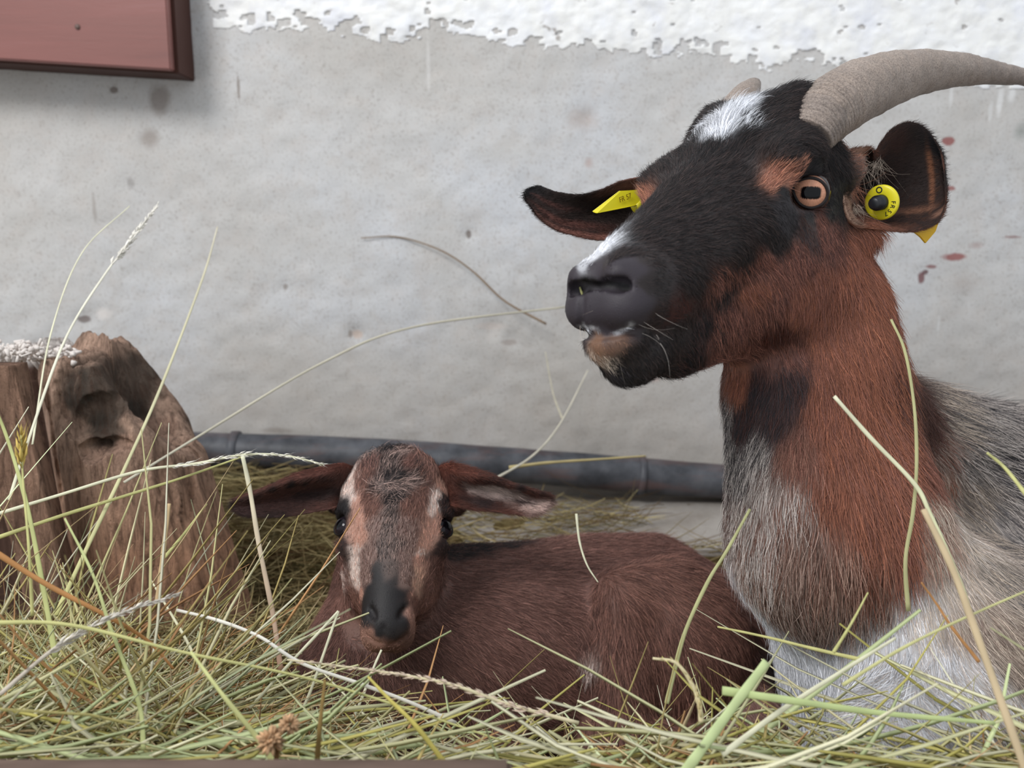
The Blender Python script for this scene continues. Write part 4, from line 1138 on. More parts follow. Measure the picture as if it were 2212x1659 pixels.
# neck, breast, trunk
for x, y, dx, dy in ((700, 1290, -.1, 1), (670, 1350, -.1, 1), (650, 1430, 0, 1), (720, 1400, 0, 1), (700, 1480, 0, 1), (780, 1450, 0, 1), (680, 1560, 0, 1), (850, 1450, .2, 1), (900, 1420, .5, .8), (930, 1340, .6, .7), (960, 1260, .8, .5),
                     (800, 1560, .1, 1), (900, 1540, .4, 1)):
    A(x, y, KB, KD, .45, 11, dx, dy, .2)
A(705, 1330, (138, 100, 90), KB, .5, 11, 0, 1, .25, .8)
for x, y, dx, dy in ((1020, 1240, .95, .2), (1100, 1210, 1, .1), (1250, 1190, 1, .05), (1400, 1185, 1, .1), (1500, 1200, .9, .4), (1060, 1320, .85, .5), (1180, 1300, .9, .45), (1100, 1400, .8, .6), (1220, 1400, .8, .6), (1000, 1420, .7, .7),
                     (1000, 1530, .4, .9), (1150, 1500, .8, .6), (1230, 1500, .8, .6), (1570, 1260, .8, .6), (1620, 1330, .5, .9), (1200, 1560, .9, .4), (1250, 1280, .9, .4)):
    A(x, y, KB, KD, .42, 11, dx, dy, .2)
for x, y in ((975, 1196), (1030, 1186), (1090, 1178)): A(x, y, KK, KD, .3, 10, 1, 0, .25, .7)
for x, y, dx, dy in ((1310, 1290, .2, .9), (1380, 1260, .5, .6), (1480, 1260, .7, .5), (1330, 1400, .1, 1), (1420, 1380, .2, 1), (1520, 1360, .6, .8), (1330, 1500, 0, 1), (1420, 1500, .1, 1), (1520, 1480, .2, 1), (1580, 1420, .5, .8), (1340, 1580, 0, 1), (1450, 1580, 0, 1)):
    A(x, y, (152, 110, 97), KD, .35, 12, dx, dy, .24)
A(1600, 1440, (128, 92, 80), KB, .5, 12, .4, .9); A(1630, 1500, KB, KG, .3, 12, .4, .9)
A(1276, 1405, KG, KB, .3, 12, -.2, .9, .5, .3); A(1272, 1430, KW, KG, .4, 13, -.3, .9, .5, .3)
ck.raw(P(1690, 1480, .75), KK, (20, 18, 20), .4, 16, cam_vec(.5, 1, 0), .5, 1.1); ck.raw(P(1670, 1460, .76), KK, (20, 18, 20), .4, 16, cam_vec(.6, 1, 0), .5, 1)
ca, cb, m, *_ = ck.at(kV)
kcol = (ca * (1 - m[:, None]) + cb * m[:, None]) * .75
kid = empty('goat', (float(P(1150, 1600, .76)[0]), .76, -.1), 'small brown kid goat curled up in the hay with striped face', 'goat')
put(mesh_np('body', kV, kQ, M_SKIN, None, kcol), kid)
kheadfn = lambda X: (np.linalg.norm(X - K(.02, 0, -.03), axis=1) < .085)
grow('coat', ck, 120000, kid, rad=.00012, seed=13, mask=lambda X: np.where(kheadfn(X), 0.0, 1.0), wild=.22, tint=.3)
grow('face_hair', ck, 70000, kid, rad=.00012, seed=14, mask=lambda X: np.where(kheadfn(X), 1.0, 0.0), wild=.28, tint=.38, K=4, warp=.002, power=4.)
# kid ears
kl = [
    [(772, 1012, .722), (770, 1030, .722), (768, 1050, .724), (766, 1068, .722), (764, 1086, .716)],
    [(742, 1000, .700), (738, 1022, .698), (735, 1048, .702), (732, 1072, .700), (728, 1096, .690)],
    [(700, 1006, .694), (695, 1030, .690), (690, 1056, .704), (688, 1080, .700), (690, 1103, .688)],
    [(640, 1022, .690), (636, 1040, .686), (632, 1065, .700), (630, 1090, .698), (635, 1113, .686)],
    [(585, 1046, .690), (580, 1058, .688), (576, 1080, .698), (576, 1098, .696), (580, 1117, .688)],
    [(535, 1066, .694), (532, 1076, .693), (530, 1090, .698), (530, 1102, .697), (533, 1114, .693)],
    [(505, 1076, .698), (503, 1084, .697), (502, 1090, .699), (503, 1097, .699), (508, 1104, .697)]]
def klcol(u, v, X, inner):
    return blend((98, 64, 56), [(.6, .30, .5, .08, (26, 22, 23)), (.75, .95, .4, .2, (52, 36, 34)), (.3, .65, .35, .22, (52, 36, 34)), (.85, .7, .4, .3, (62, 40, 37)), (.5, .0, .6, .2, (104, 62, 52)), (1, .5, .06, .5, (34, 28, 28))], X, u, v)
kr = [
    [(938, 1012, .722), (940, 1030, .722), (942, 1050, .724), (944, 1068, .722), (946, 1086, .716)],
    [(968, 1000, .700), (972, 1022, .696), (976, 1046, .702), (980, 1070, .700), (982, 1094, .690)],
    [(1000, 1004, .694), (1006, 1030, .688), (1012, 1052, .704), (1016, 1078, .700), (1018, 1100, .690)],
    [(1045, 1018, .690), (1052, 1034, .684), (1056, 1058, .702), (1060, 1082, .700), (1060, 1104, .692)],
    [(1095, 1038, .690), (1098, 1048, .686), (1104, 1070, .700), (1108, 1090, .698), (1108, 1110, .692)],
    [(1145, 1054, .692), (1147, 1060, .690), (1150, 1078, .698), (1152, 1095, .696), (1150, 1113, .692)],
    [(1182, 1064, .696), (1184, 1070, .695), (1186, 1079, .698), (1184, 1088, .698), (1176, 1102, .696)],
    [(1189, 1070, .698), (1190, 1074, .698), (1191, 1078, .698), (1190, 1083, .698), (1187, 1090, .698)]]
def krcol(u, v, X, inner):
    return blend((100, 60, 50), [(.45, .5, .22, .18, (226, 204, 196)), (.78, .72, .22, .25, (228, 200, 190)), (.3, .8, .2, .15, (54, 40, 40)), (.62, .62, .12, .08, (60, 44, 44)), (.6, .26, .5, .09, (26, 23, 25)), (.97, .4, .07, .4, (32, 27, 28)), (.2, .1, .3, .2, (110, 64, 52))], X, u, v)
k1 = ear('ear', kl, 50, 26, .0022, klcol, kid, M_EAR)
k2 = ear('ear', kr, 50, 26, .0022, krcol, kid, M_EAR)
ear_fur('ear_hair', k1, kid, 20000, 5.0, 33, cam_vec(-1, .3, 0))
ear_fur('ear_hair', k2, kid, 20000, 6.0, 34, cam_vec(.9, .35, 0))
for e, sg in ((keyeL, -1), (keyeR, 1)):
    o_ = sg * kS * .72 + kU * .7; o_ /= np.linalg.norm(o_)
    eyeball('eye', e, o_, -kF, .0098, (34, 28, 34), (8, 8, 12), (60, 54, 58), 1.15, .45, .30, kid)
    a1 = np.cross(o_, kF); a1 /= np.linalg.norm(a1); a2 = np.cross(o_, a1)
    an = np.linspace(0, 2 * math.pi, 12, endpoint=False)
    lid('eyelid', [e + .0103 * (o_ * .62 + .80 * (math.cos(t) * a1 + math.sin(t) * .82 * a2)) for t in an], .0011, (26, 22, 23), kid)
# ================================================================== hay
HC = [(204, 198, 146), (220, 212, 172), (188, 178, 118), (166, 150, 98), (212, 188, 146), (186, 142, 98), (230, 226, 200), (190, 198, 160), (148, 110, 76), (136, 124, 80)]
HP = np.array([.16, .14, .15, .11, .12, .09, .07, .08, .04, .04])
def hay_z(x, y):
    """height of the bed: a heap in front, a nest under the kid, flatter behind"""
    x = np.asarray(x, float); y = np.asarray(y, float)
    left = 1 / (1 + np.exp((x + .10) / .035))
    front = .112 * (1 + .07 / (1 + np.exp(-(x - .10) / .03))) * np.exp(-(np.clip(y - .42, 0, 9) / .070) ** 2)
    frontl = (.120 - .05 * np.clip((y - .45) / .2, 0, 1)) * np.exp(-(np.clip(y - .62, 0, 9) / .10) ** 2) * left
    back = .075 / (1 + np.exp(-(y - .93) / .03))
    backl = .045 * left * np.clip((y - .6) / .1, 0, 1)
    z = -.085 + np.maximum(front + .06 * (y < .5) * 0, frontl) * 1.35 + back + backl
    z = z + .010 * (fbm(np.stack([x.ravel(), y.ravel(), 0 * x.ravel()], 1), 12., 3)).reshape(x.shape)
    ledge = np.where((y > .965), -.004, -1.); z = np.where(y > .97, np.maximum(z, -.008), z)
    return z
M_HAY = mat('hay', .75, attr='col', spec=.25)
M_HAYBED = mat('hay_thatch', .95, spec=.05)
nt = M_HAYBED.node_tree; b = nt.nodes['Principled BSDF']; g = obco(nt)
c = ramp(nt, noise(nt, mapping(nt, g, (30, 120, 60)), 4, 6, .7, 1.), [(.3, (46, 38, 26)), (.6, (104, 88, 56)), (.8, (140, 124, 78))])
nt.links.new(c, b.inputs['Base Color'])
def inside_goats(X, m=0.0):
    return (fd(X) < m) | (kf(X) < m)
def blades(n, seed, xr, yfun, lmin, lmax, wmin, wmax, up, jit, spread, cols=None, probs=None, K=7, bend=.12, dark=1.0, ang=None, sides=3, avoid=True, lift=0.):
    """n straws lying over the bed: positions, lay, curvature and width vary; those that would run through an animal are dropped"""
    r = np.random.default_rng(seed)
    x = r.uniform(*xr, n); y = yfun(r, n, x)
    a = r.uniform(0, math.pi * 2, n) if ang is None else ang[0] + r.normal(0, ang[1], n) + (r.random(n) < .5) * math.pi
    L = np.exp(r.uniform(np.log(lmin), np.log(lmax), n)); w = np.exp(r.uniform(np.log(wmin), np.log(wmax), n))
    z = hay_z(x, y) + r.uniform(-jit, spread, n) + lift
    D_ = np.stack([np.cos(a), np.sin(a), r.normal(up, .16, n)], 1)
    t = np.linspace(-.5, .5, K)
    bd = r.normal(0, bend, (n, 3)) * L[:, None]
    C = np.stack([x, y, z], 1)[:, None] + L[:, None, None] * D_[:, None] * t[None, :, None] + bd[:, None] * (t[None, :, None] ** 2) * 2
    kink = r.random(n) < .25; kd = r.normal(0, .25, (n, 3)) * L[:, None]
    C += np.where(kink[:, None, None], kd[:, None] * np.clip(t - .05, 0, 1)[None, :, None], 0)
    zz = hay_z(C[..., 0], C[..., 1]); C[..., 2] = np.maximum(C[..., 2], zz - .02)
    C[..., 1] = np.minimum(C[..., 1], 1.19)
    ok = np.ones(n, bool)
    if avoid:
        pts = C[:, [0, 1, 3, 5, 6] if K == 7 else slice(None)].reshape(n, -1, 3)
        k = pts.shape[1]
        ok = ~inside_goats(pts.reshape(-1, 3), .003).reshape(n, k).any(1)
    C = C[ok]; w = w[ok]; n = len(C)
    cols = HC if cols is None else cols; probs = HP if probs is None else probs
    ci = r.choice(len(cols), n, p=np.asarray(probs) / np.sum(probs))
    col = np.array([lin(c_) for c_ in cols])[ci] * np.exp(r.normal(0, .16, (n, 1))) * dark
    T_ = np.gradient(C, axis=1); T_ /= np.linalg.norm(T_, axis=2)[..., None] + 1e-9
    ref = np.tile(r.normal(0, 1, (n, 1, 3)), (1, K, 1)); A_ = np.cross(T_, ref); A_ /= np.linalg.norm(A_, axis=2)[..., None] + 1e-9
    B_ = np.cross(T_, A_)
    flat = np.where(r.random(n) < .45, r.uniform(.12, .3, n), r.uniform(.7, 1, n))
    prof = np.array([.55, .9, 1, 1, .95, .8, .3]) if K == 7 else np.ones(K)
    an = np.arange(sides) / sides * 2 * math.pi
    V = C[:, :, None] + (w[:, None] * .5 * prof[None])[:, :, None, None] * (np.cos(an)[None, None, :, None] * A_[:, :, None] + flat[:, None, None, None] * np.sin(an)[None, None, :, None] * B_[:, :, None])
    V = V.reshape(-1, 3)
    s_, k_, j_ = np.meshgrid(np.arange(n), np.arange(K - 1), np.arange(sides), indexing='ij')
    a0 = (s_ * K + k_) * sides + j_; a1 = (s_ * K + k_) * sides + (j_ + 1) % sides
    Q = np.stack([a0, a1, a1 + sides, a0 + sides], -1).reshape(-1, 4)
    return V, Q, np.repeat(col, K * sides, 0)
Vs, Qs, Cs = [], [], []; off = 0
def addb(res):
    global off
    Vs.append(res[0]); Qs.append(res[1] + off); Cs.append(res[2]); off += len(res[0])
U = lambda a, b_: (lambda r, n, x: r.uniform(a, b_, n))
# back strip between the animals and the pipe: fine, darker stalks
_r0 = lambda r, n, x: np.where(x > .16, r.uniform(.80, .985, n), r.uniform(.78, 1.15, n))
addb(blades(4200, 101, (-.75, .62), _r0, .04, .16, .0008, .0018, .02, .006, .012, [(158, 142, 100), (134, 116, 78), (190, 174, 126), (112, 90, 62), (104, 98, 62)], [.3, .25, .2, .15, .1], ang=(0, .6)))
# between stump and kid, behind the head
addb(blades(2600, 102, (-.42, -.02), U(.62, .95), .05, .16, .0008, .0018, .1, .01, .03, [(154, 138, 96), (126, 108, 72), (186, 170, 124), (116, 86, 58), (100, 94, 58)], [.3, .25, .2, .15, .1]))
# front heap
addb(blades(5200, 103, (-.36, .42), U(.375, .56), .05, .20, .0010, .0034, .02, .02, .014, ang=(0, .75)))
addb(blades(2600, 104, (-.42, -.02), U(.42, .66), .05, .22, .0010, .0026, .10, .02, .02))
addb(blades(560, 105, (-.40, .40), U(.385, .49), .12, .30, .0022, .0044, .02, .0, .018, [(206, 204, 160), (188, 198, 150), (222, 218, 186), (178, 170, 100)], [.3, .25, .25, .2], ang=(0, .5), bend=.2))
# a few that stick up at the left
addb(blades(230, 106, (-.40, -.19), U(.42, .62), .10, .26, .0012, .0030, .9, .0, .03))
addb(blades(40, 107, (.02, .40), U(.40, .50), .06, .12, .0009, .0018, .7, .0, .01))
hx = np.linspace(-1.1, 1.1, 170); hy = np.linspace(.30, 1.16, 90)
HX, HY = np.meshgrid(hx, hy, indexing='ij'); HZ = hay_z(HX, HY) - .010
Vb = np.stack([HX.ravel(), HY.ravel(), HZ.ravel()], 1); Qb = gridmesh(170, 90)
bedroot = empty('hay_bed', (0, .6, -.1), 'thick bed of loose yellow green hay around and in front of the goats', 'hay')
bedroot['kind'] = 'stuff'
o = put(mesh_np('straw', np.vstack(Vs), np.vstack(Qs), M_HAY, None, np.vstack(Cs), smooth=True), bedroot); o['kind'] = 'stuff'
print('straws', len(np.vstack(Qs)) * 2, 'tris')
o = put(mesh_np('thatch', np.vstack([Vb, Vb * [1, 1, 0] + [0, 0, -.099]]), np.vstack([Qb, Qb[:, ::-1] + len(Vb)]), M_HAYBED), bedroot); o['kind'] = 'stuff'

# front board of the manger, only its blurred upper edge shows
M_FB = mat('manger_wood', .8, spec=.15)
nt = M_FB.node_tree; b = nt.nodes['Principled BSDF']; g = obco(nt)
c = ramp(nt, noise(nt, mapping(nt, g, (1, 8, 8)), 12, 6, .6, .5), [(.3, (84, 70, 62)), (.7, (118, 100, 90))]); nt.links.new(c, b.inputs['Base Color'])
f1 = P(0, 1634, .36)
fb = boxmesh('manger_board', (-.40, f1[1] - .03, -.10), (.0, f1[1], f1[2]), M_FB, .002)
tag(fb, 'blurred brown front board of the manger along the bottom left edge', 'board')

# ------------------------------------------------------------------ single stalks that stand out
def stalk(pts, wpx, col, label, head=None, name='hay_stalk', n=40, flat=.6, taper=.45, col2=None, leafy=None):
    """pts: (px, py, d); wpx: width in pixels"""
    C = crom([P(*p) for p in pts], n)
    dm = np.array([proj(p)[2] for p in C])
    R = wpx / 2 * dm / F * np.linspace(1, taper, n)
    R = R * (1 + .06 * np.sin(np.linspace(0, 25, n)))
    V, T = tube_np(C, R, 8, flat, tuple(FWD))
    o = None
    root = empty(name, C[0] if C[0][2] < C[-1][2] else C[-1], label, 'grass stalk' if name == 'hay_stalk' else 'grass')
    tt = np.linspace(0, 1, n); c0 = lin(col); c1 = lin(col2 or col)
    cc = np.repeat((c0[None] * (1 - tt[:, None]) + c1[None] * tt[:, None]) * (1 + .12 * np.sin(tt * 40)[:, None] * .5), 8, 0)
    cc = np.vstack([cc, c0, c1])
    put(mesh_np('stem', V, T, M_HAY, None, cc), root)
    r = np.random.default_rng(abs(hash(label)) % 1000 if False else int(pts[0][0] * 7 + pts[-1][1]))
    if head:
        f0, f1_, size, hcol, dens = head       # from / to share of the length, spikelet length in px, colour, how many
        acc = Acc()
        for k in range(dens):
            f = f0 + (f1_ - f0) * (k + r.random()) / dens
            i = min(int(f * (n - 1)), n - 2); p = C[i] + (C[i + 1] - C[i]) * r.random()
            tdir = C[i + 1] - C[i]; tdir /= np.linalg.norm(tdir) + 1e-9
            sd_ = r.normal(0, 1, 3); sd_ -= (sd_ @ tdir) * tdir; sd_ /= np.linalg.norm(sd_)
            Ls = size * dm[i] / F * r.uniform(.6, 1.2) * (1 - .5 * (f - f0) / (f1_ - f0 + 1e-9))
            q0_ = p; q2_ = p + tdir * Ls * .95 + sd_ * Ls * .33; q1_ = (q0_ + q2_) / 2 + sd_ * Ls * .08
            v_, t_ = tube_np([q0_, q1_, q2_], [Ls * .05, Ls * .13, Ls * .01], 5, .6); acc.add(v_, t_, lin(hcol) * math.exp(r.normal(0, .15)))
            if r.random() < .5:
                v_, t_ = tube_np([q2_, q2_ + (tdir + sd_ * .4) * Ls * .6], [Ls * .012, Ls * .004], 3); acc.add(v_, t_, lin(hcol))
        put(acc.build('seed_head', M_HAY), root)
    return root
YG = (196, 194, 132); PALE = (222, 220, 192); GRN = (186, 200, 150); TANH = (198, 172, 132); PNK = (190, 152, 132); ORG = (176, 128, 80); OLV = (160, 156, 96); WHT = (232, 228, 218); BRN = (136, 104, 66)
stalk([(120, 1330, .56), (180, 1200, .60), (270, 1010, .66), (350, 830, .74), (438, 600, .86), (470, 490, .92)], 12, YG, 'long yellow green stalk crossing the stump diagonally and reaching up over the wall', col2=(206, 200, 180), taper=.3)
stalk([(20, 1080, .62), (55, 970, .64), (140, 735, .70), (225, 595, .76), (290, 510, .80), (340, 442, .83)], 8, PALE, 'tall pale stalk with a white seed head in front of the wall above the stump', head=(.66, .98, 24, WHT, 90), col2=WHT)
stalk([(70, 960, .66), (110, 720, .72), (178, 545, .80), (280, 445, .86)], 5, PALE, 'thin faint bent stalk beside the tall white seed head')
stalk([(607, 1450, .59), (590, 1330, .60), (560, 1180, .61), (540, 1060, .62), (524, 985, .62)], 12, PNK, 'upright pinkish brown stalk between the stump and the kid', col2=PALE, taper=.8)
stalk([(-30, 1118, .60), (120, 1072, .61), (300, 1018, .62), (420, 1002, .63), (530, 982, .63), (620, 985, .635), (700, 1004, .64)], 8, PALE, 'horizontal whitish seed head lying across the stump to the kid\'s ear', head=(.42, .99, 22, WHT, 110))
stalk([(-30, 1170, .61), (130, 1115, .62), (300, 1062, .63), (400, 1030, .635), (520, 988, .64)], 9, YG, 'yellow stalk lying just below the whitish seed head on the stump')
stalk([(268, 1042, .70), (430, 942, .78), (700, 782, .92), (900, 705, 1.0), (1230, 662, 1.12)], 6, (206, 200, 180), 'long thin stalk rising from the stump across the wall towards the doe\'s muzzle', taper=.7)
stalk([(1180, 700, 1.17), (1090, 650, 1.175), (1020, 585, 1.175), (950, 540, 1.175), (860, 512, 1.18), (780, 514, 1.18)], 5, (140, 120, 100), 'thin brown arched stalk stuck on the wall between kid and doe\'s muzzle')
stalk([(540, 1530, .53), (620, 1440, .53), (690, 1365, .535), (731, 1320, .54)], 7, PALE, 'left leg of the white bent straw by the kid\'s muzzle', taper=.8)
stalk([(640, 1560, .53), (668, 1500, .53), (700, 1410, .535), (731, 1320, .54)], 7, PALE, 'right leg of the white bent straw by the kid\'s muzzle', taper=.8)
stalk([(760, 1560, .55), (785, 1500, .56), (806, 1445, .575), (824, 1404, .585)], 7, PALE, 'short pale straw hanging under the kid\'s mouth', taper=.7)
stalk([(985, 1562, .50), (880, 1515, .50), (780, 1478, .50), (650, 1432, .50), (560, 1375, .51), (470, 1340, .52), (382, 1318, .53)], 9, WHT, 'long white stalk crossing below the kid\'s muzzle', taper=.8)
stalk([(1250, 1562, .47), (1100, 1522, .47), (980, 1480, .47), (880, 1460, .475), (780, 1445, .48), (620, 1425, .48)], 9, (214, 204, 170), 'feathery seed head stretched across the kid\'s breast', head=(.05, .98, 26, (206, 186, 168), 150))
stalk([(1440, 1520, .52), (1452, 1470, .525), (1480, 1365, .53), (1530, 1255, .54), (1570, 1190, .55), (1620, 1100, .56)], 11, (178, 178, 130), 'olive stalk leaning in front of the kid\'s hip', taper=.6)
stalk([(2100, 1340, .46), (2075, 1260, .47), (2010, 1112, .48), (1975, 1045, .485), (1880, 945, .49), (1802, 856, .49)], 11, (206, 208, 160), 'pale green stalk leaning across the doe\'s neck to an open tip', col2=PALE, taper=.8)
stalk([(1962, 1320, .49), (1956, 1210, .49), (1972, 1110, .495), (1980, 1000, .50), (1975, 880, .51), (1955, 760, .52), (1925, 690, .53)], 10, (178, 176, 130), 'long double grass blade hanging down the doe\'s neck', flat=.35, taper=.6)
stalk([(2240, 1740, .40), (2200, 1620, .40), (2110, 1370, .42), (2058, 1230, .43), (1995, 1100, .44)], 20, (196, 176, 142), 'thick beige stalk in front of the doe\'s shoulder', taper=.7)
stalk([(1860, 1425, .48), (1760, 1402, .49), (1650, 1375, .50), (1550, 1354, .51)], 9, (196, 192, 130), 'short yellow stalk pointing left at the doe\'s breast')
stalk([(2250, 1110, .44), (2212, 1062, .44), (2170, 1010, .45), (2132, 978, .45)], 12, YG, 'short blurred stalk on the doe\'s back at the right edge')
stalk([(1460, 1690, .42), (1500, 1640, .42), (1570, 1545, .43), (1656, 1430, .44)], 26, (190, 204, 150), 'broad pale green blade standing up at the doe\'s breast', taper=.8, flat=.35)
stalk([(1515, 1560, .45), (1510, 1520, .45), (1495, 1478, .45), (1460, 1432, .45), (1410, 1422, .45)], 12, (220, 208, 168), 'curled cream seed head in front of the kid\'s thigh', head=(.0, .9, 24, (216, 200, 150), 60))
stalk([(1820, 1480, .44), (1950, 1400, .44), (2090, 1332, .44), (2260, 1258, .44)], 9, (198, 196, 140), 'blurred yellow stalk rising to the right edge over the doe\'s shoulder')
stalk([(1560, 1492, .44), (1700, 1512, .43), (1900, 1540, .43), (2150, 1562, .42)], 20, (184, 198, 140), 'broad green blade lying across the doe\'s breast', flat=.3)
stalk([(2115, 1430, .45), (2060, 1360, .455), (2020, 1300, .46), (1990, 1258, .46)], 8, ORG, 'short orange stalk before the doe\'s shoulder')
stalk([(1800, 1410, .46), (1840, 1345, .46), (1875, 1280, .465)], 8, YG, 'short yellow stalk in front of the doe\'s lower neck')
stalk([(1560, 1630, .43), (1680, 1540, .44), (1800, 1462, .445), (1935, 1378, .45)], 15, PALE, 'whitish blade rising to the right across the doe\'s white breast', flat=.4)
stalk([(340, 1300, .60), (352, 1200, .61), (365, 1088, .62)], 12, TANH, 'short upright beige stalk standing in front of the stump', taper=.8)
stalk([(355, 1205, .62), (400, 1150, .63), (447, 1088, .64)], 8, YG, 'short slanting yellow stalk at the stump\'s right side')
stalk([(-30, 1180, .48), (100, 1262, .48), (230, 1330, .48), (320, 1385, .49), (375, 1445, .49)], 14, ORG, 'orange stalk running down across the foot of the stump')
stalk([(-30, 1345, .45), (150, 1350, .45), (400, 1410, .45), (700, 1475, .46), (1100, 1605, .46)], 10, YG, 'very long yellow stalk sloping across the front heap')
stalk([(612, 1680, .42), (560, 1600, .42), (480, 1500, .42), (412, 1408, .43)], 16, (200, 202, 140), 'thick yellow green blade sloping down in the front heap', flat=.5)
stalk([(985, 1680, .43), (900, 1570, .43), (840, 1510, .44), (795, 1462, .45)], 13, (190, 178, 96), 'golden stalk sloping down below the kid\'s chin')
stalk([(682, 1690, .42), (690, 1580, .42), (702, 1468, .43)], 14, (132, 108, 62), 'brown upright twig in the front heap')
stalk([(120, 1420, .50), (95, 1280, .51), (60, 1100, .52), (20, 960, .53), (-10, 880, .53)], 14, (186, 190, 130), 'thick green blade at the left edge before the plank', flat=.4)
stalk([(70, 1330, .49), (62, 1180, .49), (50, 1040, .50), (45, 930, .50)], 8, YG, 'upright yellow stalk at the left edge with a golden tuft', head=(.75, 1.0, 40, (206, 180, 100), 26))
stalk([(310, 1620, .45), (300, 1520, .46), (240, 1360, .47), (200, 1240, .48), (140, 1120, .50)], 12, (180, 186, 130), 'grey green blade in front of the stump\'s lower left', flat=.4)
stalk([(0, 1500, .44), (120, 1400, .45), (250, 1330, .46), (380, 1285, .47)], 10, (204, 194, 180), 'fluffy greyish seed head before the stump\'s foot', head=(.3, 1, 30, (212, 206, 196), 110))
stalk([(1245, 1110, .70), (1252, 1170, .69), (1268, 1220, .68), (1292, 1258, .675)], 6, PALE, 'thin pale straw lying on the kid\'s back')
stalk([(1100, 1010, 1.0), (1180, 1000, 1.02), (1280, 993, 1.04), (1395, 985, 1.06)], 8, (196, 180, 130), 'thin stalk lying along the pipe behind the kid')
stalk([(1060, 1040, .98), (1150, 985, 1.02), (1210, 915, 1.08), (1270, 800, 1.14)], 6, (212, 206, 188), 'faint straw leaning up the wall left of the doe\'s neck')
stalk([(1215, 905, 1.16), (1195, 850, 1.17), (1178, 760, 1.175)], 5, (206, 200, 180), 'short faint straw on the wall under the doe\'s muzzle')
bit0 = march(fd, 1256, 632)
tv = P(1254, 628, .45) - CAM; q0 = bit0 - FWD * .0012; 
bit_ = empty('straw_bit', q0, 'tiny yellow straw bit stuck on the tip of the doe\'s nose', 'straw')
V, T = tube_np([q0 - UPV * .003 - FWD * .0002 + RIGHT * .001, q0 - FWD * .0006, q0 + UPV * .003 - RIGHT * .001], [.0006, .0008, .0005], 6)
put(mesh_np('stem', V, T, M_HAY, None, lin(YG)), bit_)
# dry flower head
fl_ = empty('clover_head', P(590, 1640, .40), 'blurred brown dry flower head in the front heap', 'flower')
acc = Acc(); r = np.random.default_rng(77)
for cx_, cy_, rr in ((625, 1565, 22), (585, 1600, 30)):
    c0 = P(cx_, cy_, .405)
    for k in range(70):
        v = r.normal(0, 1, 3); v /= np.linalg.norm(v); L_ = rr * .405 / F
        v_, t_ = tube_np([c0 + v * L_ * .3, c0 + v * L_ * .75, c0 + v * L_ * 1.1], [L_ * .12, L_ * .16, L_ * .03], 5); acc.add(v_, t_, lin((196, 160, 124)) * math.exp(r.normal(0, .25)))
put(acc.build('petal', M_HAY), fl_); bpy.data.objects['petal']['kind'] = 'stuff'
V, T = tube_np([P(590, 1680, .41), P(600, 1620, .407), P(600, 1590, .406)], [.0012] * 3, 6)
put(mesh_np('stem', V, T, M_HAY, None, lin(BRN)), fl_)

# ------------------------------------------------------------------ ear tags
M_TAG = mat('tag_plastic', .35, base=(226, 214, 40), spec=.5); M_TAGO = mat('tag_plastic_old', .4, base=(226, 178, 28), spec=.4); M_BLK = mat('black_plastic', .4, base=(28, 30, 36), spec=.5)
def disc_ring(name, c, nrm, ro, ri, th, m, root, n=48):
    nrm = nrm / np.linalg.norm(nrm); a_ = np.cross(nrm, UPV); a_ /= np.linalg.norm(a_); b_ = np.cross(a_, nrm)
    prof = [(ri, -th / 2), (ri, th / 2 * .8), (ri + th * .2, th / 2), (ro - th * .35, th / 2), (ro, th / 4), (ro, -th / 4), (ro - th * .35, -th / 2)]
    an = np.linspace(0, 2 * math.pi, n, endpoint=False)
    V = np.array([[c + nrm * h + rad * (math.cos(t) * a_ + math.sin(t) * b_) for (rad, h) in prof] for t in an]).reshape(-1, 3)
    k = len(prof); i, j = np.meshgrid(np.arange(n), np.arange(k), indexing='ij')
    q = i * k + j; Q = np.stack([q, i * k + (j + 1) % k, ((i + 1) % n) * k + (j + 1) % k, ((i + 1) % n) * k + j], -1).reshape(-1, 4)
    o = put(mesh_np(name, V, Q, m, None, None, smooth=False), root); bpy_bm_fix(o.data); return o, a_, b_, nrm
def plate(name, corners, th, m, root):
    Cn = np.array(corners); n = len(Cn); nn = np.cross(Cn[1] - Cn[0], Cn[2] - Cn[0]); nn /= np.linalg.norm(nn)
    bm = bmesh.new(); vs = [bm.verts.new(Vector(p)) for p in Cn]; f = bm.faces.new(vs)
    ex_ = bmesh.ops.extrude_face_region(bm, geom=[f]); bmesh.ops.translate(bm, verts=[v for v in ex_['geom'] if isinstance(v, bmesh.types.BMVert)], vec=Vector(nn * th))
    bmesh.ops.recalc_face_normals(bm, faces=bm.faces)
    bmesh.ops.bevel(bm, geom=bm.edges[:], offset=th * .25, segments=2, affect='EDGES')
    me = bpy.data.meshes.new(name); bm.to_mesh(me); bm.free()
    return put(link_mesh(name, me, m, smooth=False), root)
def text(name, body, loc, xdir, ydir, size, m, root):
    cu = bpy.data.curves.new(name, 'FONT'); cu.body = body; cu.size = size; cu.extrude = .0001; cu.align_x = 'CENTER'; cu.align_y = 'CENTER'
    o = bpy.data.objects.new(name, cu); sc.collection.objects.link(o)
    from mathutils import Matrix
    x = Vector(xdir).normalized(); y = Vector(ydir).normalized(); z = x.cross(y)
    M_ = Matrix((x, y, z)).transposed().to_4x4(); M_.translation = Vector(loc)
    dg = bpy.context.evaluated_depsgraph_get(); me = bpy.data.meshes.new_from_object(o.evaluated_get(dg)); me.transform(M_)
    bpy.data.objects.remove(o)
    return put(link_mesh(name, me, m, smooth=False), root)
t1c = P(1905, 437, .598)
t1n = (CAM - t1c); t1n /= np.linalg.norm(t1n); t1n = t1n - RIGHT * .62 - UPV * .1
tg = empty('ear_tag', t1c, 'yellow ring ear tag with black pin inside the doe\'s near ear', 'ear tag')
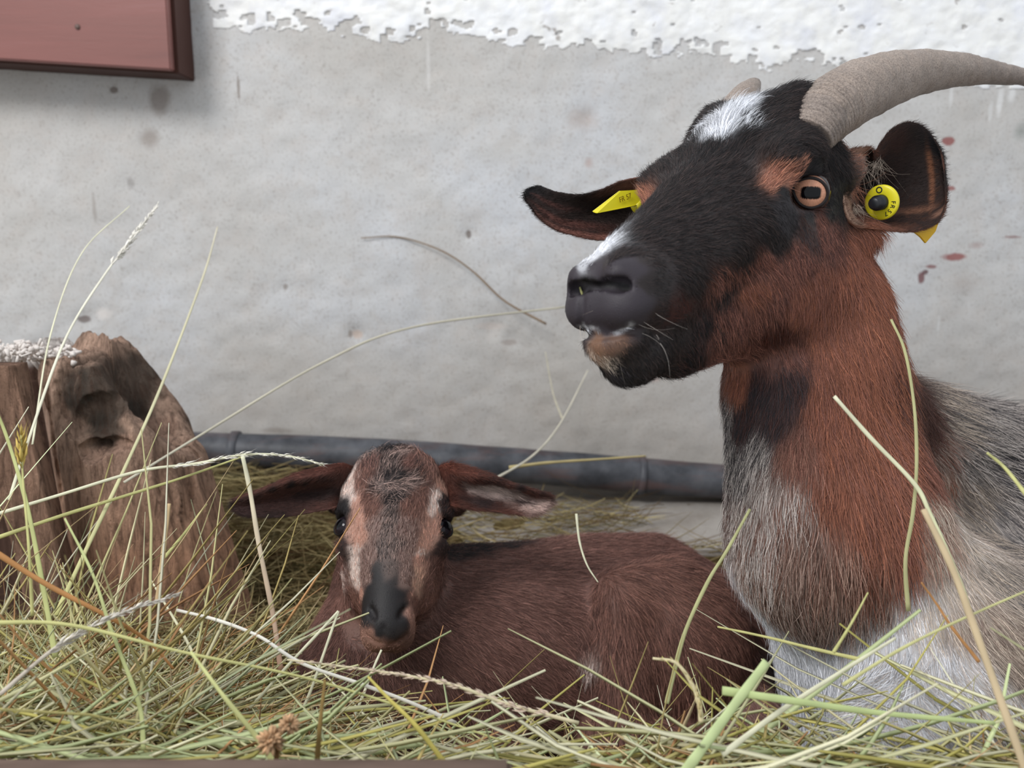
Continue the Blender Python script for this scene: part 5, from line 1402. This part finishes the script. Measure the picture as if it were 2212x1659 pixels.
bt, a_, b_, nn_ = disc_ring('button', t1c, t1n, .0118, .0050, .0030, M_TAG, tg)
V, T = tube_np([t1c + nn_ * .0125, t1c + nn_ * .0115, t1c + nn_ * .0085, t1c + nn_ * .008, t1c - nn_ * .004, t1c - nn_ * .020], [.0030, .0042, .0042, .0052, .0050, .0030], 20)
put(mesh_np('pin', V, T, M_BLK), tg)
face = t1c + nn_ * .0017
for ch, ang in (('F', 5), ('R', -14), ('5', -38), ('7', -58)):
    th_ = math.radians(ang + 0); rad_ = .0085
    xr = RIGHT - (RIGHT @ nn_) * nn_; xr /= np.linalg.norm(xr); yu = np.cross(nn_, xr)
    rd = math.cos(th_) * xr + math.sin(th_) * yu
    text('lettering', ch, face + rd * rad_, np.cross(rd, nn_) * 1 if False else -np.cross(nn_, rd), rd, .0042, M_BLK, tg)
th_ = math.radians(105); rd = math.cos(th_) * xr + math.sin(th_) * yu
disc_ring('emblem', face + rd * .0085, nn_, .0022, .0015, .0003, M_BLK, tg, 24)
fg = plate('flag', [P(1970, 498, .612), P(2031, 474, .616), P(2022, 500, .617), P(2000, 526, .616), P(1988, 512, .614)], .0016, M_TAGO, tg)
t2c = P(1375, 440, .628)
tg2 = empty('ear_tag', t2c, 'yellow flag ear tag in front of the doe\'s far ear', 'ear tag')
plate('flag', [P(1281, 457, .600), P(1340, 412, .612), P(1380, 410, .622), P(1390, 440, .620), P(1362, 447, .612), P(1290, 461, .598)], .0016, M_TAG, tg2)
V, T = tube_np([P(1374, 436, .620), P(1378, 446, .622), P(1384, 462, .630), P(1392, 475, .645)], [.0050, .0048, .0034, .0034], 20)
put(mesh_np('pin', V, T, M_TAG), tg2)
for k, tx in enumerate(('FR 57',)):
    u_ = P(1380, 415, .622) - P(1300, 448, .602); u_ /= np.linalg.norm(u_)
    pn = np.cross(P(1340, 412, .612) - P(1281, 457, .600), P(1380, 410, .622) - P(1281, 457, .600)); pn /= np.linalg.norm(pn)
    if pn @ (CAM - t2c) < 0: pn = -pn
    text('lettering', tx, P(1346, 428 + 12 * k, .6125 - .001 * k) + pn * .0022, u_, np.cross(pn, u_), .0052, mat('faded_print', .6, base=(150, 120, 30)) if k == 0 else bpy.data.materials['faded_print'], tg2)
